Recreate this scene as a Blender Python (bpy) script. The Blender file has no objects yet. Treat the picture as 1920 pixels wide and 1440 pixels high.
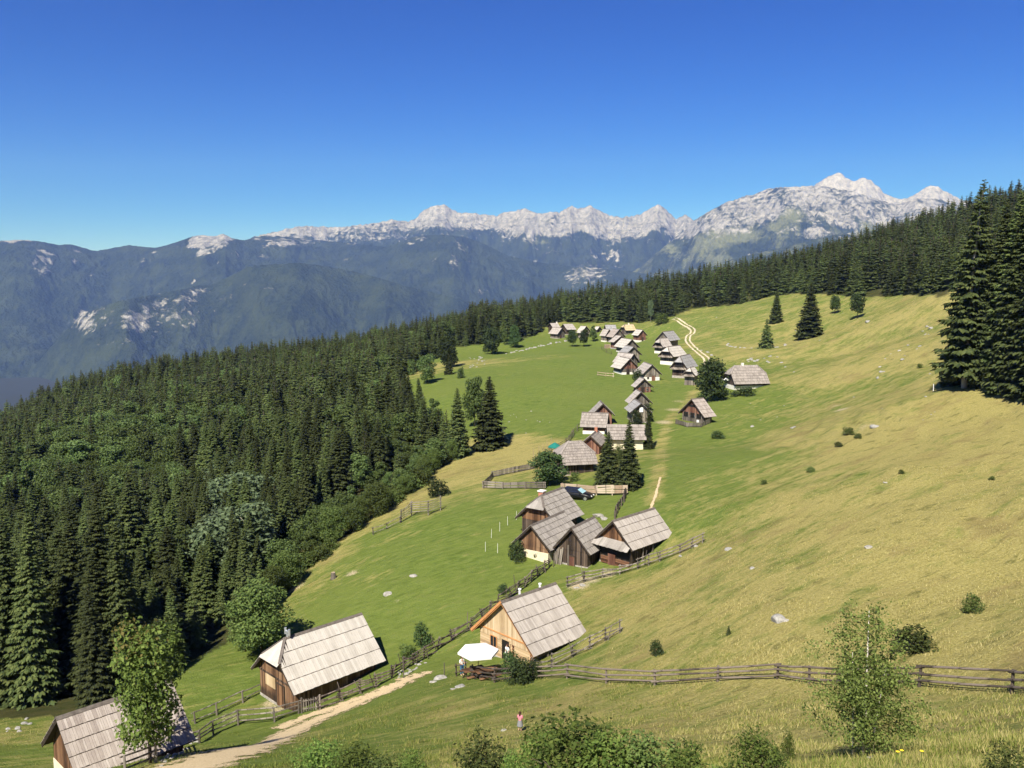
import bpy, math, random
import numpy as np
from mathutils import Vector, Matrix

C = bpy.context.scene.collection
scene = bpy.context.scene
rad = math.radians

# ---------------------------------------------------------------- camera geometry (pixels of a 1920x1440 frame)
F_PX = 1663.0
PITCH = rad(7.03)
CP, SP = math.cos(PITCH), math.sin(PITCH)

def ray(px, py):
    """direction with unit forward component along the optical axis"""
    dx = (px - 960.0) / F_PX
    dy = (720.0 - py) / F_PX
    return (dx, CP + dy * SP, -SP + dy * CP)

def project(x, y, z):
    d = y * CP - z * SP
    u = y * SP + z * CP
    return 960.0 + F_PX * x / d, 720.0 - F_PX * u / d, d

def at_y(px, py, Y):
    d = ray(px, py)
    t = Y / d[1]
    return (d[0] * t, Y, d[2] * t)

# ---------------------------------------------------------------- noise
_rs = np.random.RandomState(7)
_PERM = _rs.permutation(256)
_PERM = np.concatenate([_PERM, _PERM])
_G = np.stack([np.cos(np.arange(256) * 2 * np.pi / 256 * 37.0), np.sin(np.arange(256) * 2 * np.pi / 256 * 37.0)], 1)

def perlin(x, y):
    xi = np.floor(x).astype(np.int64); yi = np.floor(y).astype(np.int64)
    xf = x - xi; yf = y - yi
    u = xf * xf * xf * (xf * (xf * 6 - 15) + 10); v = yf * yf * yf * (yf * (yf * 6 - 15) + 10)
    def g(ix, iy, fx, fy):
        h = _PERM[(_PERM[ix & 255] + iy) & 255]
        gr = _G[h]
        return gr[..., 0] * fx + gr[..., 1] * fy
    n00 = g(xi, yi, xf, yf); n10 = g(xi + 1, yi, xf - 1, yf)
    n01 = g(xi, yi + 1, xf, yf - 1); n11 = g(xi + 1, yi + 1, xf - 1, yf - 1)
    a = n00 + u * (n10 - n00); b = n01 + u * (n11 - n01)
    return (a + v * (b - a)) * 1.5

def fbm(x, y, octv=4, gain=0.5, lac=2.03):
    s = 0.0; a = 1.0; t = 0.0
    for i in range(octv):
        s = s + a * perlin(x + 17.3 * i, y - 9.1 * i); t += a
        a *= gain; x = x * lac; y = y * lac
    return s / t

def ridged(x, y, octv=4, gain=0.55, lac=2.1):
    s = 0.0; a = 1.0; t = 0.0
    for i in range(octv):
        s = s + a * (1.0 - np.abs(perlin(x + 31.7 * i, y + 5.3 * i)) * 1.6); t += a
        a *= gain; x = x * lac; y = y * lac
    return s / t

def sstep(a, b, x):
    t = np.clip((x - a) / (b - a), 0, 1)
    return t * t * (3 - 2 * t)

# ---------------------------------------------------------------- terrain: a smooth surface through surveyed points
_CP = [  # px, py, forward distance
 (380,1435,57),(960,1435,32),(1250,1435,27),(1650,1430,21),(1900,1430,20),(620,1435,46),
 (1900,1300,42),(1700,1282,46),(1450,1278,53),(1300,1272,58),(1100,1272,64),
 (1900,1100,62),(1900,900,88),(1900,770,116),(1500,1150,63),(1300,1110,77),(1700,1000,75),
 (1240,1000,98),(1240,870,130),(1235,800,165),(1262,745,200),(1320,680,262),(1290,622,340),(1265,598,390),
 (1500,900,105),(1700,880,95),(1700,750,132),(1500,750,178),(1400,830,150),(1800,722,135),(1740,562,262),(1600,562,335),
 (1450,562,400),(1400,570,412),(1350,576,432),(1515,632,290),(1440,655,265),(1600,655,245),(1700,650,200),
 (1150,670,280),(1000,640,380),(1030,628,410),(930,662,340),(850,672,320),(780,715,245),(800,750,215),
 (1000,800,175),(900,852,155),(1000,900,130),(850,900,136),(760,960,120),(1000,1000,104),(800,1050,99),
 (620,1060,105),(540,1130,97),(700,1150,88),(430,1210,88),(350,1260,80),(900,1100,91),(1030,1062,96),
 (820,1230,79),(480,1340,73),(640,1330,70),(780,1290,69),(870,1285,67),(985,1250,73),(1100,1120,85),(970,1365,52),
 (60,1470,56),(283,1418,49.5),(322,1406,52),(360,1396,56),(300,1440,47.8),(262,1446,47),(1000,611,440),(1100,604,440),(900,642,365),(950,628,405),(1180,601,432),(90,1425,62),(20,1350,70),(200,1345,72),(1200,1060,93),(1140,625,400),(1200,640,370),
]
_WP = [  # x, y, z in metres, hidden ground (under the forest, behind the camera, beyond the crest)
 (0,0,-1.7),(-8,-1,-3.5),(10,1,-0.2),(0,-15,6),(-30,-15,0),(30,-15,10),(0,12,-8.0),(-10,14,-11),(7,11,-7.6),(4,5,-4.2),(24,14,-5),(-28,20,-17),
 (40,20,-3),(60,40,-4),(-45,35,-28),(-60,10,-22),(80,80,-6),(90,110,-5),(70,20,6),
 (-52,90,-44),(-75,120,-49),(-40,140,-42),(-110,170,-48),(-60,200,-43),(-62,250,-36.5),(-160,240,-57),(-110,300,-45),(-70,330,-37),
 (-180,330,-55),(-130,400,-46),(-60,440,-41),(0,500,-30),(-90,60,-42),(-130,110,-58),(-190,180,-68),
 (110,480,-7),(170,460,7),(175,360,8),(160,260,6),(130,180,-3),(140,130,4),(230,250,24),(260,420,26),(100,140,-9),
 (-220,420,-70),(-150,560,-100),(-40,560,-84),(40,580,-66),(130,560,-46),(230,540,-34),(330,500,-30),(330,300,20),(-260,300,-120),
 (-300,150,-125),(-150,40,-64),(-80,-40,-20),(60,-40,20),(150,20,28),(0,-80,24),
]
_pts = np.array([at_y(*c) for c in _CP] + _WP, dtype=float)
_lam = np.array([0.6] * len(_CP) + [6.0] * len(_WP))

def _phi(r2):
    return np.where(r2 > 1e-12, 0.5 * r2 * np.log(np.maximum(r2, 1e-12)), 0.0)

_S = 100.0
_cx, _cy = _pts[:, 0] / _S, _pts[:, 1] / _S
_n = len(_pts)
_A = np.zeros((_n + 3, _n + 3))
_A[:_n, :_n] = _phi((_cx[:, None] - _cx[None]) ** 2 + (_cy[:, None] - _cy[None]) ** 2) + np.diag(_lam * 0.004)
_A[:_n, _n] = 1; _A[:_n, _n + 1] = _cx; _A[:_n, _n + 2] = _cy
_A[_n:, :_n] = _A[:_n, _n:].T
_W = np.linalg.solve(_A, np.concatenate([_pts[:, 2], [0, 0, 0]]))

VALLEY = -640.0

def ground_np(x, y):
    x = np.asarray(x, float); y = np.asarray(y, float)
    shp = x.shape
    xf = x.ravel(); yf = y.ravel()
    out = np.empty(len(xf))
    r = np.hypot(xf, yf - 150.0)
    kk = np.minimum(1.0, 520.0 / np.maximum(r, 1e-6))     # clamp the spline's argument outside the surveyed area
    xe = xf * kk / _S; ye = (150.0 + (yf - 150.0) * kk) / _S
    for i in range(0, len(xf), 20000):
        a = xe[i:i + 20000]; b = ye[i:i + 20000]
        k = _phi((a[:, None] - _cx[None]) ** 2 + (b[:, None] - _cy[None]) ** 2)
        out[i:i + 20000] = k @ _W[:_n] + _W[_n] + a * _W[_n + 1] + b * _W[_n + 2]
    rr = np.hypot(xf, yf)
    near = sstep(6, 20, rr)
    m = 0.22 * fbm(xf / 9.0, yf / 9.0, 3) + 0.9 * fbm(xf / 55.0 + 3, yf / 55.0, 2)
    # terracettes of the grazed slope on the uphill side
    up = sstep(8, 40, xf - 0.10 * yf + 4)
    m = m + up * 0.21 * np.sin((out + 0.15 * fbm(xf / 14, yf / 14, 2) * 6) * 5.2) * sstep(-0.3, 0.4, fbm(xf / 20, yf / 20, 2))
    out = out + near * m
    # beyond the crest the land falls to the valley
    f = sstep(560, 2300, r)
    out = out * (1 - f) + VALLEY * f + 25 * fbm(xf / 400, yf / 400, 3) * sstep(700, 1500, r) * (1 - 0.6 * f)
    return out.reshape(shp)

def ground(x, y):
    return float(ground_np(np.array([x]), np.array([y]))[0])

_hitc = {}
def hit_many(pp):
    """pixels -> points where their rays first meet the ground"""
    pp = np.asarray(pp, float)
    dx = (pp[:, 0] - 960.0) / F_PX; dy = (720.0 - pp[:, 1]) / F_PX
    D = np.stack([dx, CP + dy * SP, -SP + dy * CP], 1)
    t = np.full(len(pp), 14.0)
    prev = t.copy(); found = np.zeros(len(pp), bool); lo = t.copy(); hi = np.full(len(pp), 900.0)
    tt = 14.0
    while tt < 900:
        act = ~found
        if not act.any(): break
        P = D[act] * tt
        below = P[:, 2] <= ground_np(P[:, 0], P[:, 1])
        idx = np.where(act)[0]
        hi[idx[below]] = tt; found[idx[below]] = True
        lo[idx[~below]] = tt
        tt *= 1.02
    for _ in range(16):
        mid = (lo + hi) / 2
        P = D * mid[:, None]
        b = P[:, 2] <= ground_np(P[:, 0], P[:, 1])
        hi = np.where(b, mid, hi); lo = np.where(b, lo, mid)
    return D * hi[:, None]

_T0 = 14.0 * 1.02 ** np.arange(0, 212)
def hit(px, py):
    k = (px, py)
    if k not in _hitc:
        D = np.array(ray(px, py)); t = _T0
        for _ in range(4):
            P = D[None] * t[:, None]
            b = np.where(P[:, 2] <= ground_np(P[:, 0], P[:, 1]))[0]
            i = int(b[0]) if len(b) else len(t) - 1
            t = np.linspace(t[max(i - 1, 0)], t[i], 14)
        _hitc[k] = tuple(float(v) for v in D * t[-1])
    return _hitc[k]
# ---------------------------------------------------------------- light, sky, camera
SUN_AZ, SUN_EL = rad(-158), rad(48)
SUN_DIR = Vector((math.sin(SUN_AZ) * math.cos(SUN_EL), math.cos(SUN_AZ) * math.cos(SUN_EL), math.sin(SUN_EL)))

world = bpy.data.worlds.new("World"); scene.world = world
world.use_nodes = True
wn = world.node_tree
wn.nodes.clear()
sky = wn.nodes.new('ShaderNodeTexSky'); sky.sky_type = 'NISHITA'
sky.sun_disc = False; sky.sun_elevation = SUN_EL; sky.sun_rotation = SUN_AZ
sky.altitude = 1300; sky.air_density = 1.0; sky.dust_density = 0.0; sky.ozone_density = 5.0
hs = wn.nodes.new('ShaderNodeHueSaturation'); hs.inputs['Saturation'].default_value = 1.38; hs.inputs['Hue'].default_value = 0.503
bg = wn.nodes.new('ShaderNodeBackground'); bg.inputs['Strength'].default_value = 0.062
wo = wn.nodes.new('ShaderNodeOutputWorld')
wn.links.new(sky.outputs[0], hs.inputs['Color']); tint = wn.nodes.new('ShaderNodeMixRGB'); tint.blend_type = 'MULTIPLY'; tint.inputs[0].default_value = 1.0; tint.inputs[2].default_value = (0.77, 0.91, 1.13, 1)
wn.links.new(hs.outputs[0], tint.inputs[1])
def _mul(v):
    q = wn.nodes.new('ShaderNodeVectorMath'); q.operation = 'SCALE'; q.inputs['Scale'].default_value = v; return q
m0 = _mul(0.09); gm = wn.nodes.new('ShaderNodeGamma'); gm.inputs[1].default_value = 1.35; m1 = _mul(1 / 0.09)
wn.links.new(tint.outputs[0], m0.inputs[0]); wn.links.new(m0.outputs[0], gm.inputs[0]); wn.links.new(gm.outputs[0], m1.inputs[0]); wn.links.new(m1.outputs[0], bg.inputs[0]); wn.links.new(bg.outputs[0], wo.inputs[0])

sun = bpy.data.lights.new('sun', 'SUN'); sun.energy = 4.6; sun.angle = rad(0.5); sun.color = (1.0, 0.955, 0.88)
so = bpy.data.objects.new('sun', sun); C.objects.link(so)
so.rotation_euler = (-SUN_DIR).to_track_quat('-Z', 'Y').to_euler(); so.location = (0, 0, 300)

cam = bpy.data.cameras.new('camera'); co = bpy.data.objects.new('camera', cam); C.objects.link(co)
cam.sensor_fit = 'HORIZONTAL'; cam.sensor_width = 36.0; cam.lens = 36.0 * F_PX / 1920.0
cam.clip_start = 0.3; cam.clip_end = 60000
co.location = (0, 0, 0); co.rotation_euler = (rad(90) - PITCH, 0, 0)
scene.camera = co
vs = scene.view_settings
scene.display_settings.display_device = 'sRGB'
vs.view_transform = 'Standard'; vs.look = 'None'; vs.gamma = 1.0; vs.exposure = 0.95; vs.use_curve_mapping = False
scene.cycles.max_bounces = 5; scene.cycles.diffuse_bounces = 2; scene.cycles.glossy_bounces = 2
scene.cycles.transmission_bounces = 3; scene.cycles.volume_bounces = 0; scene.cycles.transparent_max_bounces = 8
scene.cycles.use_denoising = True
scene.cycles.use_adaptive_sampling = True
scene.cycles.adaptive_threshold = 0.02

# ---------------------------------------------------------------- node helpers
class NT:
    def __init__(s, name):
        s.m = bpy.data.materials.new(name); s.m.use_nodes = True
        s.t = s.m.node_tree; s.t.nodes.clear()
        s.out = s.t.nodes.new('ShaderNodeOutputMaterial')
    def n(s, typ, ins=None, **props):
        nd = s.t.nodes.new('ShaderNode' + typ)
        for k, v in props.items(): setattr(nd, k, v)
        for k, v in (ins or {}).items(): s.set(nd, k, v)
        return nd
    def set(s, nd, k, v):
        sock = nd.inputs[k]
        if isinstance(v, bpy.types.NodeSocket): s.t.links.new(v, sock)
        elif isinstance(v, bpy.types.Node): s.t.links.new(v.outputs[0], sock)
        else: sock.default_value = v
    def math(s, op, a, b=0.0, c=None, clamp=False):
        nd = s.n('Math', operation=op); nd.use_clamp = clamp
        s.set(nd, 0, a); s.set(nd, 1, b)
        if c is not None: s.set(nd, 2, c)
        return nd.outputs[0]
    def mix(s, f, a, b, blend='MIX'):
        nd = s.n('MixRGB', blend_type=blend)
        s.set(nd, 0, f); s.set(nd, 1, col(a)); s.set(nd, 2, col(b))
        return nd.outputs[0]
    def ramp(s, f, stops, interp='LINEAR'):
        nd = s.n('ValToRGB'); cr = nd.color_ramp; cr.interpolation = interp
        while len(cr.elements) < len(stops): cr.elements.new(0.5)
        for e, (p, c) in zip(cr.elements, stops):
            e.position = p; e.color = col(c) if not isinstance(c, (int, float)) else (c, c, c, 1)
        s.set(nd, 0, f); return nd.outputs[0]
    def noise(s, vec, scale, detail=3.0, rough=0.55, dist=0.0):
        nd = s.n('TexNoise', {'Scale': scale, 'Detail': detail, 'Roughness': rough, 'Distortion': dist})
        if vec is not None: s.set(nd, 'Vector', vec)
        return nd.outputs[0]
    def scalev(s, vec, sc):
        nd = s.n('Mapping'); s.set(nd, 'Vector', vec); nd.inputs['Scale'].default_value = sc
        return nd.outputs[0]
    def attr(s, name):
        return s.n('Attribute', attribute_name=name).outputs['Fac']
    def finish(s, color, rough=0.85, bump=None, bstr=0.3, bdist=0.05, spec=0.3, metallic=0.0, **kw):
        p = s.n('BsdfPrincipled', {'Base Color': col(color), 'Roughness': rough, 'Specular IOR Level': spec, 'Metallic': metallic})
        if bump is not None:
            b = s.n('Bump', {'Strength': bstr, 'Distance': bdist, 'Height': bump}); s.set(p, 'Normal', b)
        for k, v in kw.items(): s.set(p, k, v)
        s.t.links.new(p.outputs[0], s.out.inputs[0])
        return s.m

def col(c):
    if isinstance(c, tuple) and len(c) == 3: return (c[0], c[1], c[2], 1.0)
    return c

# ---------------------------------------------------------------- object helpers
def tag(o, label=None, cat=None, group=None, kind=None):
    if label: o['label'] = label
    if cat: o['category'] = cat
    if group: o['group'] = group
    if kind: o['kind'] = kind
    return o

def link(name, me, parent=None, mat=None):
    o = bpy.data.objects.new(name, me); C.objects.link(o)
    if mat is not None and not me.materials: me.materials.append(mat)
    if parent is not None: o.parent = parent
    return o

def thing(name, label, cat, loc=(0, 0, 0), rotz=0.0, group=None, scale=None):
    o = bpy.data.objects.new(name, None); C.objects.link(o)
    o.empty_display_size = 0.3
    o.location = loc; o.rotation_euler = (0, 0, rotz)
    if scale: o.scale = (scale,) * 3 if isinstance(scale, (int, float)) else scale
    return tag(o, label, cat, group)

def mesh_np(name, V, Fc, smooth=False, attrs=None):
    """V (n,3), Fc (m,k) all faces with k corners"""
    V = np.asarray(V, np.float32); Fc = np.asarray(Fc, np.int32)
    me = bpy.data.meshes.new(name)
    k = Fc.shape[1]; m = len(Fc)
    me.vertices.add(len(V)); me.vertices.foreach_set('co', V.ravel())
    me.loops.add(m * k); me.loops.foreach_set('vertex_index', Fc.ravel())
    me.polygons.add(m); me.polygons.foreach_set('loop_start', np.arange(0, m * k, k, dtype=np.int32))
    me.polygons.foreach_set('loop_total', np.full(m, k, np.int32))
    me.polygons.foreach_set('use_smooth', np.full(m, smooth))
    for an, av in (attrs or {}).items():
        a = me.attributes.new(an, 'FLOAT', 'POINT'); a.data.foreach_set('value', np.asarray(av, np.float32))
    me.update(calc_edges=True)
    return me

class MB:
    """collects boxes, prisms, tubes and polygons into one mesh"""
    def __init__(s): s.v = []; s.f = []
    def add(s, vs_, fs):
        b = len(s.v); s.v += [tuple(p) for p in vs_]; s.f += [tuple(i + b for i in f) for f in fs]
        return s
    def hexa(s, p):      # 8 corners: bottom ring 0-3, top ring 4-7
        return s.add(p, [(3, 2, 1, 0), (4, 5, 6, 7), (0, 1, 5, 4), (1, 2, 6, 5), (2, 3, 7, 6), (3, 0, 4, 7)])
    def box(s, x0, x1, y0, y1, z0, z1):
        return s.hexa([(x0, y0, z0), (x1, y0, z0), (x1, y1, z0), (x0, y1, z0), (x0, y0, z1), (x1, y0, z1), (x1, y1, z1), (x0, y1, z1)])
    def prism(s, poly, y0, y1):   # polygon in x,z extruded along y (counter-clockwise seen from -y)
        n = len(poly)
        vs_ = [(x, y0, z) for x, z in poly] + [(x, y1, z) for x, z in poly]
        return s.add(vs_, [tuple(range(n)), tuple(range(2 * n - 1, n - 1, -1))] + [(i, i + n, (i + 1) % n + n, (i + 1) % n) for i in range(n)])
    def beam(s, a, b, w, h, up=(0, 0, 1)):
        a = Vector(a); b = Vector(b); d = (b - a).normalized()
        x = d.cross(Vector(up))
        if x.length < 1e-4: x = d.cross(Vector((1, 0, 0)))
        x.normalize(); z = x.cross(d)
        x *= w / 2; z *= h / 2
        return s.hexa([a - x - z, a + x - z, b + x - z, b - x - z, a - x + z, a + x + z, b + x + z, b - x + z])
    def tube(s, pts, radii, n=6, cap=True):
        rings = []
        pts = [Vector(p) for p in pts]
        for i, p in enumerate(pts):
            d = (pts[min(i + 1, len(pts) - 1)] - pts[max(i - 1, 0)]).normalized()
            ref = Vector((1, 0, 0)) if abs(d.x) < 0.9 else Vector((0, 1, 0))
            u = d.cross(ref).normalized(); w = d.cross(u)
            r = radii[i] if isinstance(radii, (list, tuple)) else radii
            rings.append([p + (u * math.cos(2 * math.pi * k / n) + w * math.sin(2 * math.pi * k / n)) * r for k in range(n)])
        b = len(s.v)
        for rg in rings: s.v += [tuple(p) for p in rg]
        for i in range(len(rings) - 1):
            for k in range(n):
                s.f.append((b + i * n + k, b + i * n + (k + 1) % n, b + (i + 1) * n + (k + 1) % n, b + (i + 1) * n + k))
        if cap:
            s.f.append(tuple(b + k for k in range(n))[::-1]); s.f.append(tuple(b + (len(rings) - 1) * n + k for k in range(n)))
        return s
    def mesh(s, name, smooth=False):
        me = bpy.data.meshes.new(name); me.from_pydata(s.v, [], s.f)
        if smooth: me.polygons.foreach_set('use_smooth', [True] * len(me.polygons))
        me.update(); return me
    def build(s, name, mat, parent=None, smooth=False):
        return link(name, s.mesh(name, smooth), parent, mat)
# ---------------------------------------------------------------- ground material
def make_ground_mat():
    t = NT('alpine_meadow')
    P = t.n('TexCoord').outputs['Object']
    dry = t.attr('dry'); dirt = t.attr('dirt'); wood = t.attr('wood')
    # streaks follow the contour lines, which run up to the right
    rot = t.n('Mapping'); t.set(rot, 'Vector', P); rot.inputs['Rotation'].default_value = (0, 0, rad(-28))
    st = t.scalev(rot.outputs[0], (0.34, 1.0, 1.0))
    n1 = t.noise(st, 0.35, 5, 0.62)
    n2 = t.noise(st, 1.6, 4, 0.65)
    n3 = t.noise(P, 6.0, 3, 0.7)
    n4 = t.noise(P, 0.06, 3, 0.55)
    n5 = t.noise(P, 22.0, 2, 0.7)
    green = t.ramp(n2, [(0.25, (0.076, 0.114, 0.019)), (0.52, (0.142, 0.190, 0.039)), (0.78, (0.210, 0.238, 0.064))])
    green = t.mix(t.ramp(n4, [(0.35, 0.0), (0.65, 0.6)]), green, (0.162, 0.194, 0.045))
    straw = t.ramp(n3, [(0.25, (0.215, 0.182, 0.054)), (0.52, (0.375, 0.318, 0.112)), (0.78, (0.52, 0.445, 0.198))])
    k = t.math('ADD', t.math('MULTIPLY', n1, 1.7), t.math('MULTIPLY', n2, 1.25))
    k = t.math('ADD', k, t.math('MULTIPLY', t.math('SUBTRACT', dry, 0.5), 1.35))
    k = t.math('SUBTRACT', k, 0.985)
    c = t.mix(t.ramp(k, [(0.24, 0.0), (0.76, 0.94)]), green, straw)
    # darker tussocks and heather-brown patches
    c = t.mix(t.math('MULTIPLY', t.ramp(t.noise(st, 0.8, 4, 0.7), [(0.56, 0.0), (0.68, 0.7)]), t.ramp(dry, [(0.2, 0.3), (0.7, 1.0)])), c, (0.105, 0.105, 0.030))
    c = t.mix(t.math('MULTIPLY', t.ramp(t.noise(st, 0.22, 5, 0.7), [(0.54, 0.0), (0.66, 0.55)]), t.ramp(dry, [(0.25, 0.0), (0.6, 1.0)])), c, (0.235, 0.175, 0.075))
    c = t.mix(t.ramp(n5, [(0.3, 0.35), (0.6, 0.0)]), c, (0.05, 0.07, 0.014))
    dn = t.math('ADD', dirt, t.math('MULTIPLY', t.math('SUBTRACT', n3, 0.5), 0.9))
    c = t.mix(t.ramp(dn, [(0.42, 0.0), (0.7, 1.0)]), c, t.ramp(n5, [(0.3, (0.36, 0.29, 0.17)), (0.7, (0.60, 0.50, 0.34))]))
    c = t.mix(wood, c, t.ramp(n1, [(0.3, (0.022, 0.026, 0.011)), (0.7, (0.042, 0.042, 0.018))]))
    h = t.math('ADD', t.math('MULTIPLY', n3, 0.7), t.math('ADD', t.math('MULTIPLY', n2, 1.2), t.math('MULTIPLY', n5, 0.3)))
    return t.finish(c, 0.95, h, 0.9, 0.22, spec=0.05)
M_GROUND = make_ground_mat()

_DRY = [(1500,1150,.78),(1800,1000,.8),(1700,850,.74),(1850,780,.9),(1500,950,.7),(1300,1080,.62),(1350,900,.5),(1300,800,.16),
 (1400,700,.34),(1600,620,.58),(1700,650,.68),(1500,600,.5),(1400,600,.42),(1240,900,.02),(1240,760,.0),(1300,1000,.55),(1200,1120,.62),(1300,1380,.62),
 (1100,1300,.4),(1000,1370,.58),(700,1400,.35),(700,1250,.12),(900,1290,.38),(700,1120,.08),(900,1050,.05),(650,1050,.15),(800,1000,.1),
 (950,960,.05),(900,760,.06),(1050,700,.0),(1100,760,.0),(868,688,.9),(930,690,.0),(960,665,.05),(905,712,.05),(850,735,.08),(1000,660,.0),(1080,640,.05),(990,690,.0),(880,870,.95),(805,938,.8),(860,965,.0),(790,1005,.08),(720,1040,.08),(900,920,.1),(700,990,.95),(640,1020,.7),(960,890,.8),(400,1240,.25),
 (300,1330,.3),(90,1360,.7),(50,1400,.15),(560,1110,.6),(1150,1000,.02),(1010,640,.15),(1200,600,.4),(600,1180,.12),(1600,1200,.8),(1500,1330,.62),
 (1750,1400,.55),(1850,1150,.8),(1250,1230,.62),(1650,760,.66),(1500,770,.5),(1120,610,.5),(1000,1160,.35),(850,1180,.1)]
_DIRT = [ # px, py, radius in metres, strength
 (1085,1098,1.2,.8),(1110,1088,1.0,.7),(1245,792,2.0,.7),(1262,768,2.2,.62),(1272,752,2.0,.55),(1250,805,1.6,.5),(1578,768,1.6,.7),(1570,760,1.4,.6),
 (430,1345,1.6,.5),(550,1102,1.4,.8),(660,1075,.9,.7),(885,672,3.0,.4),(1180,940,.5,.3),(1090,1084,.8,.7),(1140,1077,1.0,.75),(520,1330,.9,.7),(505,1320,.8,.7),
 (745,1128,.5,.6),(690,1110,.4,.6),(1620,800,2.0,.5),(1500,650,2.5,.35)]
# ruts of the grassy lane and the bare track through the meadow
_RUTS = [((1327,690),(1312,720),(1290,752),(1262,778),(1248,805),(1240,835),(1236,870),(1232,905),(1224,945))]

def polyline_world(pts, step=1.0):
    P = [Vector(hit(*p)) for p in pts]
    out = []
    for i in range(len(P) - 1):
        p0 = P[max(i - 1, 0)]; p1 = P[i]; p2 = P[i + 1]; p3 = P[min(i + 2, len(P) - 1)]
        n = max(2, int((p2 - p1).length / step))
        for k in range(n):
            u = k / n
            out.append(0.5 * ((2 * p1) + (p2 - p0) * u + (2 * p0 - 5 * p1 + 4 * p2 - p3) * u * u + (3 * p1 - p0 - 3 * p2 + p3) * u ** 3))
    out.append(P[-1])
    return out

def near_poly(xy, poly):
    d = np.full(len(xy), 1e9)
    for a, b in zip(poly[:-1], poly[1:]):
        a = np.array([a[0], a[1]]); b = np.array([b[0], b[1]])
        ab = b - a; t = np.clip(((xy - a) @ ab) / max(ab @ ab, 1e-9), 0, 1)
        d = np.minimum(d, np.hypot(*(xy - a - t[:, None] * ab).T))
    return d

# forest floor boundary (foot of the trees), as seen on the ground; world polygons
_edgeL = [(-60,1352),(60,1346),(150,1340),(215,1325),(300,1275),(355,1243),(440,1197),(500,1140),(560,1085),(640,1012),(720,955),(790,905),(835,872),(852,855),
          (830,830),(800,800),(770,765),(745,735),(735,715),(770,700),(800,680),(820,668),(850,652),(905,645),(960,641),(1030,607),(1060,604),(1100,606),(1160,603),(1205,605),(1245,597),(1275,588),
          (1300,578),(1340,575),(1400,567),(1450,553),(1500,551),(1560,553),(1640,556),(1700,551),(1760,558)]
def _edge_pt(p):
    h = hit(*p)
    if h[1] > 445: h = at_y(p[0], p[1], 442)
    return h[:2]
EDGE = [_edge_pt(p) for p in _edgeL]
FOREST_POLY = [(-95, 48), (-60, 62)] + [tuple(e) for e in EDGE] + [(150, 262), (110, 140), (170, 120), (330, 200), (360, 420), (220, 560), (60, 620), (-120, 580), (-300, 460), (-340, 250), (-200, 100)]
STAND_POLY = [hit(1850, 716)[:2], hit(1880, 722)[:2], hit(1930, 742)[:2], (120, 112), (135, 150), (122, 200), (116, 190), (100, 165)]

def in_poly(x, y, poly):
    x = np.asarray(x); y = np.asarray(y)
    ins = np.zeros(x.shape, bool)
    n = len(poly)
    for i in range(n):
        x0, y0 = poly[i]; x1, y1 = poly[(i + 1) % n]
        c = ((y0 > y) != (y1 > y)) & (x < (x1 - x0) * (y - y0) / (y1 - y0 + 1e-12) + x0)
        ins ^= c
    return ins

def build_ground():
    az = np.concatenate([np.arange(-180, -42, 4.0), np.arange(-42, 42, 0.22), np.arange(42, 180, 4.0)]) * np.pi / 180
    r = [2.0]
    while r[-1] < 700: r.append(r[-1] * 1.0085 + 0.02)
    while r[-1] < 26000: r.append(r[-1] * 1.06)
    r = np.array(r)
    R, A = np.meshgrid(r, az, indexing='ij')
    X = R * np.sin(A); Y = R * np.cos(A)
    Z = ground_np(X, Y)
    nr, na = X.shape
    V = np.concatenate([np.stack([X, Y, Z], -1).reshape(-1, 3), [[0, 0, ground(0, 0)]]])
    i = np.arange(nr - 1)[:, None]; j = np.arange(na)[None]
    j2 = (j + 1) % na
    Fq = np.stack(np.broadcast_arrays(i * na + j, i * na + j2, (i + 1) * na + j2, (i + 1) * na + j), -1).reshape(-1, 4)[:, ::-1]
    c = len(V) - 1
    # close the small disc under the camera with degenerate-free quads
    jj = np.arange(0, na - 1, 2)
    cap = np.stack([np.full(len(jj), c), jj, jj + 1, (jj + 2) % na], -1)[:, ::-1]
    Fq = np.concatenate([Fq, cap])
    xy = V[:, :2]
    dry = np.zeros(len(V)); w = np.full(len(V), 1e-6); dry += 0.45e-6
    for px, py, v in _DRY:
        p = hit(px, py); s = 0.055 * p[1] + 1.5
        k = np.exp(-((xy[:, 0] - p[0]) ** 2 + (xy[:, 1] - p[1]) ** 2) / (2 * s * s)); dry += k * v; w += k
    dry /= w
    dry += 0.22 * fbm(xy[:, 0] / 18, xy[:, 1] / 18, 3)
    dirt = np.zeros(len(V))
    for px, py, s, v in _DIRT:
        p = hit(px, py)
        dirt = np.maximum(dirt, v * np.exp(-((xy[:, 0] - p[0]) ** 2 + (xy[:, 1] - p[1]) ** 2) / (2 * s * s)))
    m = (np.hypot(xy[:, 0], xy[:, 1]) < 500)
    for pl in _RUTS:
        W = [tuple(p)[:2] for p in polyline_world(pl, 3.0)]
        d = near_poly(xy[m], W)
        rut = np.exp(-((d - 0.75) / 0.45) ** 2) * 0.40
        dirt[m] = np.maximum(dirt[m], rut); dry[m] = np.maximum(dry[m], 0.55 * np.exp(-(d / 1.8) ** 2))
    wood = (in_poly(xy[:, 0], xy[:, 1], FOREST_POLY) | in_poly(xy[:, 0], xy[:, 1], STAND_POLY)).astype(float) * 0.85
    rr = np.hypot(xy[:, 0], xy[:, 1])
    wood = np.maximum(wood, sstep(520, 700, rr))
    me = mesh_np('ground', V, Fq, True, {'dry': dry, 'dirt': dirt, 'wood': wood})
    return tag(link('ground', me, None, M_GROUND), 'grassy alpine slope running down to the hamlet and its level meadow', None, None, 'structure')
GROUND = build_ground()

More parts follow.
